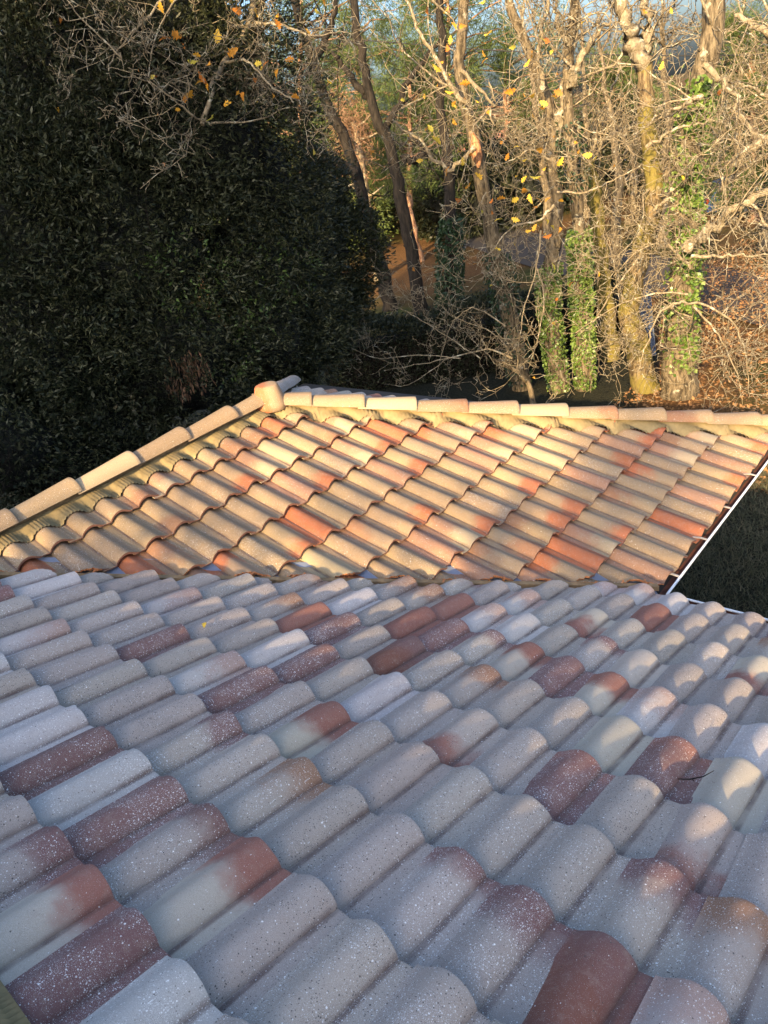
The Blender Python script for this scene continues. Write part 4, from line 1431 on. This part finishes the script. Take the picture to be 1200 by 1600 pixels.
for (u, v) in [(795, 75), (830, 80), (828, 92), (842, 55), (855, 60), (843, 158), (832, 148), (866, 142), (860, 150), (898, 220), (910, 242), (845, 240), (852, 262), (823, 275), (860, 308), (832, 318), (840, 325), (838, 350), (858, 345), (822, 300), (800, 315), (785, 342), (862, 410), (865, 352), (874, 355), (790, 310), (770, 310), (812, 345), (848, 370), (830, 360), (846, 275), (880, 245), (905, 235)]:
    hang_leaf(rt5, sight(u, v, 12.4 + lr.uniform(-0.4, 0.4)), 1.4)
for (u, v) in [(1048, 12), (1036, 95), (1027, 272), (1142, 175), (1128, 140)]:
    hang_leaf(rt8, sight(u, v, 13.5), 1.2)

# ---- pines and woods beyond -------------------------------------------------
M_PINE = leaf_material("pine_needles", [(0.028, 0.048, 0.012), (0.065, 0.095, 0.024), (0.125, 0.15, 0.042)], 0.55, 0.25, 0.3, 0.35)
M_BRUSH = leaf_material("brush_leaf", [(0.09, 0.11, 0.03), (0.17, 0.18, 0.06), (0.22, 0.19, 0.08)], 0.6, 0.3, 0.3, 0.4)
rp = np.random.default_rng(41)


def pine(u, v_top, v_low, D, wpx, label, dens=1.0, lean=0.0):
    """umbrella or tall pine: v_top / v_low bound the crown in the photo, wpx its half width"""
    top, low = sight(u, v_top, D), sight(u, v_low, D)
    f = foot_of(low)
    R = wpx / F_PX * D
    rt = root("pine_tree", f, label, "tree", "green pines in the background")
    tb = Tubes()
    knobbly(tb, [f + (0, 0, -0.2), f * 0.5 + low * 0.5 + rp.normal(0, 0.25, 3), low, low * 0.35 + top * 0.65, top], 0.22, 0.05, rp, 18, 0.04, 9)
    tufts = []
    H = top[2] - low[2]
    nb = int(34 * dens)
    for i in range(nb):
        t = rp.uniform(0, 1)
        p = low + (top - low) * t
        a = rp.uniform(0, 2 * math.pi)
        rr = R * (0.45 + 0.75 * math.sin(math.pi * (0.15 + 0.75 * t))) * rp.uniform(0.5, 1.1)
        d = np.array([math.cos(a), math.sin(a), rp.uniform(-0.1, 0.35)])
        e = p + d * rr
        m = p + d * rr * 0.5 + (0, 0, rr * 0.08)
        tb.add(spline([p, m, e], 6, 0.05, rp), np.linspace(0.06, 0.015, 6), 4)
        for k in range(int(11 * dens)):
            c = p + d * rr * rp.uniform(0.35, 1.1) + rp.normal(0, R * 0.13, 3)
            tufts.append(c)
    tb.build("trunk", M_PINEBARK, rt)
    C = np.array(tufts)
    C = np.repeat(C, 60, 0) + rp.normal(0, 0.17, (len(C) * 60, 3))
    V, Tt = blades(C, 0.30, 0.022 * D / 30, rp, 0.35)
    o = link("crown", np_mesh("crown", V, T=Tt, mats=[M_PINE])); place(o, rt)
    return rt


for args in [(470, -40, 260, 38, 120, "tall pine just beyond the large evergreen, with dense yellow green needles"), (560, 40, 290, 44, 110, "lower broad pine seen between the two black leaning trunks"),
             (640, 70, 300, 36, 90, "dark green pine behind the ivy wrapped black trunk"), (700, -60, 180, 46, 100, "pine rising into the sky above the torn oak"), 
             (1175, 30, 330, 34, 70, "pine at the photo's right edge behind the thickest oak"), (520, 200, 350, 50, 80, "small sunlit pine low beyond the laurel shrub"), (420, 100, 330, 45, 90, "pine partly hidden by the edge of the large evergreen"),
             (790, 60, 260, 48, 80, "pine in the haze of twigs beside the crooked ivy stem"), (960, 90, 230, 60, 60, "small rounded pine on the skyline between the oaks"), (1260, -40, 300, 38, 90, "pine beyond the dark arching bough")]:
    pine(*args)
# dead pine pole with stubs
P13 = T([(577, 345), (570, 290), (562, 235), (552, 190)], 33)
rt13 = root("dead_pine", foot_of(P13[0]), "pale dead pine pole with broken side stubs and rusty needles", "tree")
tb = Tubes(); Q, R = knobbly(tb, P13, 0.19, 0.12, rp, 20, 0.02, 9)
for i in range(9):
    j = rp.integers(8, 19); d = unit(rp.normal(0, 1, 3) * (1, 1, 0.3) + (0.3, 0.3, 0.1))
    tb.add([Q[j], Q[j] + d * 0.5, Q[j] + d * rp.uniform(0.7, 1.4) + (0, 0, 0.15)], [0.06, 0.04, 0.015], 5)
tb.build("trunk", M_TWIG, rt13)
C = rp.normal(0, 1, (2600, 3)) * (0.45, 0.45, 0.9) + sight(552, 215, 33)
V, Tt = blades(C, 0.28, 0.03, rp, -0.5)
o = link("rusty_needles", np_mesh("rusty_needles", V, T=Tt, mats=[M_DEAD])); place(o, rt13)

# bare trees at middle distance that make the brown haze of twigs
for (u, vb, D, h, label) in [(860, 350, 33, 9, "bare tree right behind the ivy pair"), (960, 330, 27, 7, "bare bushy tree between the mossy oak and the ivy pair"),
                             (1040, 330, 30, 8, "bare tree filling the gap left of the thickest oak"), (1140, 330, 34, 8, "bare tree behind the leaning mossy bough"), (915, 300, 40, 9, "farther bare tree under the overhead cable"), (990, 352, 36, 4, "low bare thicket in front of the white car"), (940, 360, 32, 4, "low bare thicket left of the white car"), (990, 300, 45, 9, "bare tree on the skyline left of the forked oak"), (1200, 330, 28, 8, "bare tree at the right edge beside the blue car")]:
    f = foot_of(sight(u, vb, D))
    rt = root("bare_tree", f, label, "tree", "bare trees in the middle distance")
    tb = Tubes(); Q, R = knobbly(tb, [f + (0, 0, -0.2), f + (rp.normal(0, .3), rp.normal(0, .3), h * 0.5), f + (rp.normal(0, .5), rp.normal(0, .5), h)], 0.2, 0.04, rp, 16, 0.06, 8)
    tb.build("trunk", M_OAK, rt)
    tw = Tubes()
    for i in range(7):
        j = rp.integers(4, 15); d = unit(rp.normal(0, 1, 3) + (0, 0, 0.5))
        branch_out(tw, Q[j], d, rp.uniform(1.6, 3.0), 0.04, 0, rp, 0.0, None, (5, 3, 2), 0.3, 0.009 * D / 28)
    tw.build("twigs", M_OAK, rt)

# undergrowth and the wood that closes the view
for (u, v, D, r, label, mt) in [(608, 330, 52, 1.7, "sunlit bright green bush behind the wire fence", M_BRUSH), (640, 330, 50, 1.5, "yellowish bush beside the bright green one", M_BRUSH), (1150, 285, 40, 2.2, "sunlit green hedge bush beyond the road near the blue car", M_BRUSH), (1190, 260, 42, 2.2, "taller green bush behind the blue car", M_BRUSH), (1100, 270, 46, 1.8, "green bush partly behind the thickest oak", M_BRUSH), (460, 330, 46, 2.4, "olive bush low behind the laurel shrub", M_PINE), (500, 300, 42, 2.4, "dark olive bush beneath the tall pine", M_PINE)]:
    c = sight(u, v, D); f = foot_of(c); c[2] = f[2] + r * 0.8
    rt = root("bush", f, label, "shrub")
    P, Dn = shell_points([(c, r), (c + (r * 0.8, 0.2, -0.2), r * 0.75), (c + (-r * 0.7, 0.4, -0.1), r * 0.8)], 1300, rp, 0.6)
    V, Q = leafcloud(P, Dn, 6, 0.22, 0.09, rp, 0.7, 0.12)
    o = link("crown", np_mesh("crown", V, Q, mats=[mt])); place(o, rt)
    tb = Tubes()
    for i in range(6): tb.add(spline([f + (0, 0, -0.1), f * 0.5 + c * 0.5 + rp.normal(0, 0.2, 3), c + rp.normal(0, r * 0.4, 3)], 6), np.linspace(0.05, 0.02, 6), 4)
    tb.build("stem", M_DARKBARK, rt)
for (u, v, D, r, label) in [(655, 318, 46, 1.9, "dark evergreen bush far behind the second black trunk"), (712, 322, 41, 2.1, "dark evergreen bush right behind the ivy wrapped black trunk"), (775, 315, 43, 2.2, "dark evergreen bush behind the torn oak"),
                            (842, 305, 44, 2.1, "dark evergreen bush behind the crooked ivy stem"), (905, 300, 46, 1.9, "dark evergreen bush left of the white car"), (1065, 285, 44, 2.0, "dark evergreen bush behind the thickest oak"), (960, 290, 56, 2.2, "dark evergreen bush beyond the white car")]:
    c = sight(u, v, D); f = foot_of(c); c[2] = f[2] + r * 0.9
    evergreen("evergreen_bush", label, [(c, r), (c + (r * 0.9, 0.3, -0.3), r * 0.8), (c + (-r * 0.8, 0.5, -0.2), r * 0.85), (c + (0.2, 0, r * 0.7), r * 0.7)], f, 900, rp, "dark bushes beyond the road", (0.26, 0.10), None, 8, 200, 6)
n = 4200
az = rp.uniform(-0.62, 1.05, n) * 1.0
dist = rp.uniform(62, 92, n)
fw = math.pi / 2 + YAW
ang = fw - (az - 0.2)
C = np.stack([CAM[0] + dist * np.cos(ang), CAM[1] + dist * np.sin(ang), np.zeros(n)], 1)
hmax = 3.8 + 1.8 * np.sin(ang * 23) + 1.6 * np.sin(ang * 57 + 1)
C[:, 2] = ground_h(C[:, 0], C[:, 1]) + np.clip(hmax, 2, 12) * rp.uniform(0, 1, n) ** 0.8
V, Q = leafcloud(C, rp.normal(0, 1, (n, 3)), 14, 0.5, 0.22, rp, 1.0, 0.5, 0.2)
o = link("far_wood", np_mesh("far_wood", V, Q, mats=[M_PINE]))
tag(o, "distant mixed wood closing the view below the sky", "wood", kind='stuff')

# fallen leaves and rough grass on the yard
n = 44000
px = rp.uniform(-7, 6, n); py = rp.uniform(6.5, 25, n)
ok_ = (px > -4.6) | (py > 12.5)
px, py = px[ok_], py[ok_]
n = len(px)
on_road = np.abs(py - road_y(px)) < 2.2
C = np.stack([px, py, ground_h(px, py) + np.where(on_road, 0.09, 0.01)], 1)
V, Q = leafcloud(C, rp.normal(0, 1, (n, 3)) * (1, 1, 0.25), 1, 0.085, 0.055, rp, 0.6, 0.0, 0.0)
V[:, 2] = np.maximum(V[:, 2], np.repeat(C[:, 2], 4))
V2_, Q2_ = V, Q
o = link("fallen_leaves", np_mesh("fallen_leaves", V, Q, mats=[leaf_material("fallen_leaf", [(0.10, 0.05, 0.025), (0.24, 0.13, 0.06), (0.38, 0.22, 0.10)], 0.85, 0.1, 0.15)]))
tag(o, "brown fallen leaves strewn over the yard", "leaves", kind='stuff')
n = 60000
px = rp.uniform(-2.0, 2.2, n); py = rp.uniform(0.3, 7.5, n)
C = np.stack([px, py, ground_h(px, py)], 1)
V, Tt = blades(C, 0.11, 0.012, rp, 0.8, 0.8)
o = link("grass", np_mesh("grass", V, T=Tt, mats=[leaf_material("grass_blade", [(0.035, 0.042, 0.024), (0.08, 0.085, 0.05), (0.17, 0.15, 0.10)], 0.7, 0.2, 0.2)]))
tag(o, "rough dark grass in the shade right of the gutter", "grass", kind='stuff')

# ------------------------------------------------------------------ things between and beyond the trees
M_GLASS = simple("car_glass", (0.02, 0.025, 0.03), 0.08)
M_TYRE = simple("tyre_rubber", (0.015, 0.015, 0.016), 0.9)
M_RIM = simple("wheel_rim", (0.45, 0.46, 0.48), 0.35, metallic=0.8)
M_LAMP = simple("lamp_glass", (0.7, 0.7, 0.68), 0.2)
M_RED = simple("red_lens", (0.35, 0.02, 0.02), 0.3)


def car(label, pos, heading, paint, L=4.2, Wd=1.72, H=1.48):
    f = foot_of(pos)
    rt = empty("parked_car", tuple(f), label, "car", "cars parked beyond the road")
    Mx = Matrix.Translation(f) @ Matrix.Rotation(heading, 4, 'Z')

    def put(mb, name, m, parent=rt, smooth=False):
        o = link(name, mb.mesh(name, [m], smooth))
        return place(o, parent, Mx)
    lower = [(-L / 2, 0.32), (-L / 2 - 0.02, 0.62), (-L * 0.47, 0.86), (-L * 0.24, 0.93), (L * 0.20, 0.95), (L * 0.43, 0.80), (L / 2, 0.60), (L / 2, 0.30), (L * 0.36, 0.22), (-L * 0.36, 0.22)]
    roofp = [(-L * 0.46, 0.88), (-L * 0.36, H - 0.12), (-L * 0.22, H), (L * 0.02, H), (L * 0.12, H - 0.10), (L * 0.25, 0.92)]
    def loft(pts, ws, zs):
        mb = MB(); n = len(pts); base = 0
        for (w, sh) in zip(ws, zs):
            for (x, z) in pts:
                mb.v.append((x * sh, w, z if sh == 1 else 0.55 + (z - 0.55) * sh))
        for k in range(len(ws) - 1):
            for i in range(n):
                a, b2 = k * n + i, k * n + (i + 1) % n
                mb.q.append((a, b2, b2 + n, a + n)); mb.m.append(0)
        mb.q.append(tuple(range(n - 1, -1, -1))); mb.q.append(tuple(range((len(ws) - 1) * n, len(ws) * n))); mb.m += [0, 0]
        return mb
    h = Wd / 2
    put(loft(lower, [-h, -h + 0.06, h - 0.06, h], [0.96, 1, 1, 0.96]), "body", paint, smooth=False)
    hr = h * 0.80
    put(loft(roofp, [-hr, -hr + 0.05, hr - 0.05, hr], [0.97, 1, 1, 0.97]), "cabin", paint)
    for s in (-1, 1):
        mb = MB()
        y = s * (hr + 0.012)
        mb.prism([(-L * 0.38, y, 0.95), (-L * 0.33, y, H - 0.17), (-L * 0.10, y, H - 0.1), (-L * 0.10, y, 0.95)], (0, s * 0.012, 0))
        mb.prism([(-L * 0.08, y, 0.95), (-L * 0.08, y, H - 0.1), (L * 0.02, y, H - 0.1), (L * 0.17, y, 0.95)], (0, s * 0.012, 0))
        put(mb, "side_window", M_GLASS)
    for name, pts in (("windscreen", [(L * 0.135, -hr * 0.88, H - 0.12), (L * 0.135, hr * 0.88, H - 0.12), (L * 0.262, hr * 0.9, 0.95), (L * 0.262, -hr * 0.9, 0.95)]),
                      ("rear_window", [(-L * 0.375, -hr * 0.85, H - 0.16), (-L * 0.375, hr * 0.85, H - 0.16), (-L * 0.468, hr * 0.88, 0.93), (-L * 0.468, -hr * 0.88, 0.93)])):
        mb = MB(); mb.prism(pts, (0.012 if name == "windscreen" else -0.012, 0, 0.01)); put(mb, name, M_GLASS)
    for sx in (-0.31, 0.31):
        for s in (-1, 1):
            tb_ = Tubes(); y0 = s * (h - 0.17)
            w_ = MB(); w_.lathe([(0.20, -0.09), (0.30, -0.09), (0.315, -0.06), (0.315, 0.06), (0.30, 0.09), (0.20, 0.09)], 18)
            w_.v = [(x + sx * L, y0 + s * 0.09 + z, 0.315 + y) for (x, y, z) in w_.v]
            wo_ = put(w_, "wheel", M_TYRE, smooth=True)
            r_ = MB(); r_.lathe([(0.001, 0.07), (0.06, 0.08), (0.20, 0.06), (0.20, -0.06)], 14)
            r_.v = [(x + sx * L, y0 + s * 0.09 + s * z, 0.315 + y) for (x, y, z) in r_.v]
            place(link("rim", r_.mesh("rim", [M_RIM])), wo_, Mx)
    for s in (-1, 1):
        mb = MB(); mb.box((L / 2 - 0.10, s * h * 0.72 - 0.17, 0.60), (L / 2 + 0.015, s * h * 0.72 + 0.17, 0.74)); put(mb, "headlight", M_LAMP)
        mb = MB(); mb.box((-L / 2 - 0.03, s * h * 0.78 - 0.12, 0.66), (-L / 2 + 0.05, s * h * 0.78 + 0.12, 0.82)); put(mb, "tail_light", M_RED)
    return rt


M_BLUEP = simple("blue_paint", (0.02, 0.07, 0.22), 0.3)
M_WHITEP = simple("white_paint", (0.36, 0.36, 0.37), 0.35)
car("blue car parked at the far right beneath the green bushes", sight(1178, 312, 37), rad(35), M_BLUEP)
car("white car half hidden by twigs behind the mossy oak", sight(985, 330, 50), rad(20), M_WHITEP)

M_PALE = simple("pale_render", (0.19, 0.18, 0.165), 0.9, 2, 0.1)
M_ROOFRED = simple("far_roof_tiles", (0.34, 0.15, 0.09), 0.9, 4, 0.3)


def far_house(label, pos, rz, w, d, h, rh):
    f = foot_of(pos)
    rt = empty("far_house", tuple(f), label, "house", "houses beyond the trees")
    Mx = Matrix.Translation(f) @ Matrix.Rotation(rz, 4, 'Z')
    mb = MB(); mb.box((-w / 2, -d / 2, -0.3), (w / 2, d / 2, h))
    place(link("wall", mb.mesh("wall", [M_PALE])), rt, Mx)
    mb = MB(); e = 0.45
    A, B, C_, D_ = (-w / 2 - e, -d / 2 - e, h), (w / 2 + e, -d / 2 - e, h), (w / 2 + e, d / 2 + e, h), (-w / 2 - e, d / 2 + e, h)
    R0, R1 = (-w / 2 + d / 2, 0, h + rh), (w / 2 - d / 2, 0, h + rh)
    i = 0
    mb.v += [A, B, C_, D_, R0, R1]
    mb.q += [(0, 1, 5, 4), (1, 2, 5), (2, 3, 4, 5), (3, 0, 4), (3, 2, 1, 0)]; mb.m += [0] * 5
    place(link("roof", mb.mesh("roof", [M_ROOFRED])), rt, Mx)
    for x in (-w * 0.3, w * 0.05, w * 0.32):
        mb = MB(); mb.box((x - 0.55, -d / 2 - 0.05, 1.0), (x + 0.55, -d / 2 + 0.02, 2.2))
        wd = place(link("window", mb.mesh("window", [M_WOOD])), rt, Mx)
        mb = MB()
        for s in (-1, 1): mb.box((x + s * 0.26 - 0.21, -d / 2 - 0.062, 1.08), (x + s * 0.26 + 0.21, -d / 2 - 0.045, 2.12))
        place(link("pane", mb.mesh("pane", [M_GLASS])), wd, Mx)


far_house("pale house glimpsed through the twigs behind the ivy pair", sight(790, 322, 66), rad(40), 10, 7, 3.0, 1.5)
far_house("pale house with a red roof, half hidden beyond the laurel shrub", sight(455, 350, 58), rad(55), 9, 7, 3.0, 1.6)

# overhead cable
cb_ = Tubes()
cb_.add(spline([sight(560, 62, 34), sight(760, 78, 32), sight(900, 84, 31), sight(1060, 87, 30), sight(1260, 84, 29)], 24), np.full(24, 0.02), 5)
co_ = cb_.build("overhead_cable", M_TYRE); tag(co_, "dark overhead cable crossing the sky between the oak tops", "cable")

# blue grey gridded sheet that shows between the mossy trunks
M_SHEET = simple("blue_sheet", (0.06, 0.08, 0.12), 0.6, 9, 0.25)
M_SHEETBAR = simple("pale_wire", (0.16, 0.19, 0.25), 0.5)
sh_f = foot_of(sight(1006, 585, 17.2))
sh = empty("mesh_panel", tuple(sh_f), "blue grey gridded panel standing between the two mossy trunks", "panel")
yw = math.atan2(RX[1], RX[0]) + rad(12)
Ms = Matrix.Translation(sh_f) @ Matrix.Rotation(yw, 4, 'Z') @ Matrix.Rotation(rad(-9), 4, 'X')
mb = MB(); mb.box((-0.30, 0.0, 0.0), (0.30, 0.02, 1.5)); place(link("sheet", mb.mesh("sheet", [M_SHEET])), sh, Ms)
mb = MB()
for i in range(8): mb.box((-0.30 + i * 0.084, -0.012, 0.0), (-0.288 + i * 0.084, -0.001, 1.5))
for i in range(16): mb.box((-0.30, -0.024, 0.05 + i * 0.09), (0.30, -0.013, 0.062 + i * 0.09))
place(link("wire_grid", mb.mesh("wire_grid", [M_SHEETBAR])), sh, Ms)

# wire fence beyond the road
fa, fb2 = sight(560, 372, 47), sight(760, 352, 45)
fr = empty("wire_fence", tuple(foot_of(fa)), "thin wire fence in front of the sunlit bushes beyond the road", "fence")
for i in range(7):
    p = foot_of(fa + (fb2 - fa) * i / 6)
    mb = MB(); mb.box((p[0] - 0.04, p[1] - 0.04, p[2] - 0.1), (p[0] + 0.04, p[1] + 0.04, p[2] + 1.3)); mb.build("post", M_WOOD, fr)
wt = Tubes()
g0, g1 = foot_of(fa), foot_of(fb2)
for k in range(9):
    z = 0.08 + k * 0.145
    wt.add(np.array([g0 + (g1 - g0) * t for t in (0, 0.5, 1)]) + np.array([0, 0, z]), [0.008] * 3, 4)
for k in range(64):
    p = g0 + (g1 - g0) * k / 63
    wt.add(np.array([p + (0, 0, 0.05), p + (0, 0, 1.24)]), [0.007] * 2, 3)
o = wt.build("wire", M_DARKBARK, fr)

# small things lying on the near roof
tw_ = Tubes()
def on_near(x, y, h=0.0): return np.array([x, y, z_near(x, y) + h])
tw_.add(np.array([on_near(0.935, -2.02, 0.03), on_near(0.965, -1.99, 0.03), on_near(1.0, -1.955, 0.034), on_near(1.03, -1.935, 0.04)]), [0.0018, 0.0026, 0.0022, 0.001], 6)
tw_.add(np.array([on_near(0.972, -1.985, 0.031), on_near(0.985, -2.0, 0.036)]), [0.0025, 0.001], 5)
o = tw_.build("fallen_twig", M_DARKBARK); tag(o, "short dark twig lying in a pan of the near roof", "twig")
lf = link("dry_leaf", LEAVES[1]); p = on_near(-1.28, -2.42, 0.028)
place(lf, None, Matrix.Translation(p) @ Matrix.Rotation(0.8, 4, 'Z') @ Matrix.Scale(0.35, 4)); tag(lf, "tiny dry leaf scrap caught under a near roof tile", "leaf")

# ---- trees behind the photographer whose shade falls on the roofs ---------------
rs = np.random.default_rng(8)
SHD = float(math.tan(rad(SUN_EL)) / math.cos(rad(SUN_AZ)))     # rise of the sun's ray per metre travelled south
SHX = math.tan(rad(SUN_AZ))


def toward_sun(x, y, z, y2):
    """where the ray from (x, y, z) to the sun crosses the plane Y = y2"""
    return np.array([x + SHX * (y - y2), y2, z + SHD * (y - y2)])


def shade_tree(name, label, blobs, n, leaf, per=6):
    c0 = np.mean([b[0] for b in blobs], 0); f = foot_of(c0)
    rt = root(name, f, label, "tree", "trees behind the photographer")
    tb = Tubes(); knobbly(tb, [f + (0, 0, -0.2), f * 0.5 + c0 * 0.5, c0], 0.3, 0.12, rs, 14, 0.05, 8)
    tb.build("trunk", M_OAK, rt)
    P, D = shell_points(blobs, n, rs, 0.3)
    V, Q = leafcloud(P, D, per, leaf, leaf * 0.45, rs, 0.8, 0.18)
    o = link("crown", np_mesh("crown", V, Q, mats=[M_LAUREL])); place(o, rt)


yS = -24.0
bl = []
for (x, y, z, r) in [(-9, 2, -0.2, 2.5), (-7, 2, 0.5, 1.6), (-10.5, 1, 1.2, 2.4), (-8.5, 0.5, -1, 2.6), (-12, 0, 0, 2.8), (-7.5, 4.0, 0.5, 2.2), (-8.4, 7.2, 0.2, 2.0), (-9.5, 6.0, 0.6, 2.0), (-16.2, 17.0, -0.3, 2.0), (-7.1, 9.7, 0.1, 1.1)]:
    bl.append((toward_sun(x, y, z, yS), r))
shade_tree("evergreen_tree", "tall evergreen behind the photographer that shades the dark tree", bl, 5200, 0.34)
bl = []
for xk, top in [(-3.0, 8.0), (-2.0, 8.1), (-1.0, 7.95), (0.0, 8.05), (0.9, 8.0), (1.8, 8.08), (2.6, 8.0), (3.4, 8.05), (4.1, 7.85), (4.8, 7.65), (5.4, 7.45), (6.0, 7.25), (6.6, 7.1), (7.4, 7.0), (8.4, 7.0), (9.4, 7.0)]:
    bl.append((np.array([xk, -20.0, top - 1.06]), 0.74))
    bl.append((np.array([xk, -20.3, top - 2.2]), 1.0))
shade_tree("evergreen_tree", "broad evergreen behind the photographer whose top shades the near roof", bl, 6500, 0.17)
bl = []
for (x, y, z, r) in [(-0.57, 1.72, 0.22, 0.16), (-0.55, 1.42, 0.22, 0.15), (-0.52, 1.12, 0.2, 0.17), (-0.49, 0.82, 0.2, 0.16), (-0.5, 0.55, 0.2, 0.16), (-0.5, 0.25, 0.2, 0.18), (-0.85, 1.45, 0.3, 0.12), (-1.26, -0.24, 0.47, 0.12), (-1.89, -0.75, 0.69, 0.14), (-1.52, -0.75, 0.56, 0.10), (-0.72, -0.17, 0.28, 0.12), (-2.6, -2.2, 0.94, 0.16), (-2.3, -2.05, 0.85, 0.14)]:
    bl.append((toward_sun(x, y, z, -20.6), r * 0.8))
shade_tree("evergreen_tree", "thin crowned tree behind the photographer that dapples the far roof", bl, 700, 0.12, 4)

# finely divided parts that nobody could count piece by piece
for o in bpy.data.objects:
    if o.parent is not None and o.name.split('.')[0] in ('twigs', 'branches', 'crown', 'foliage', 'young_shoots', 'dead_leaf_bunch', 'rusty_needles'):
        o['kind'] = 'stuff'
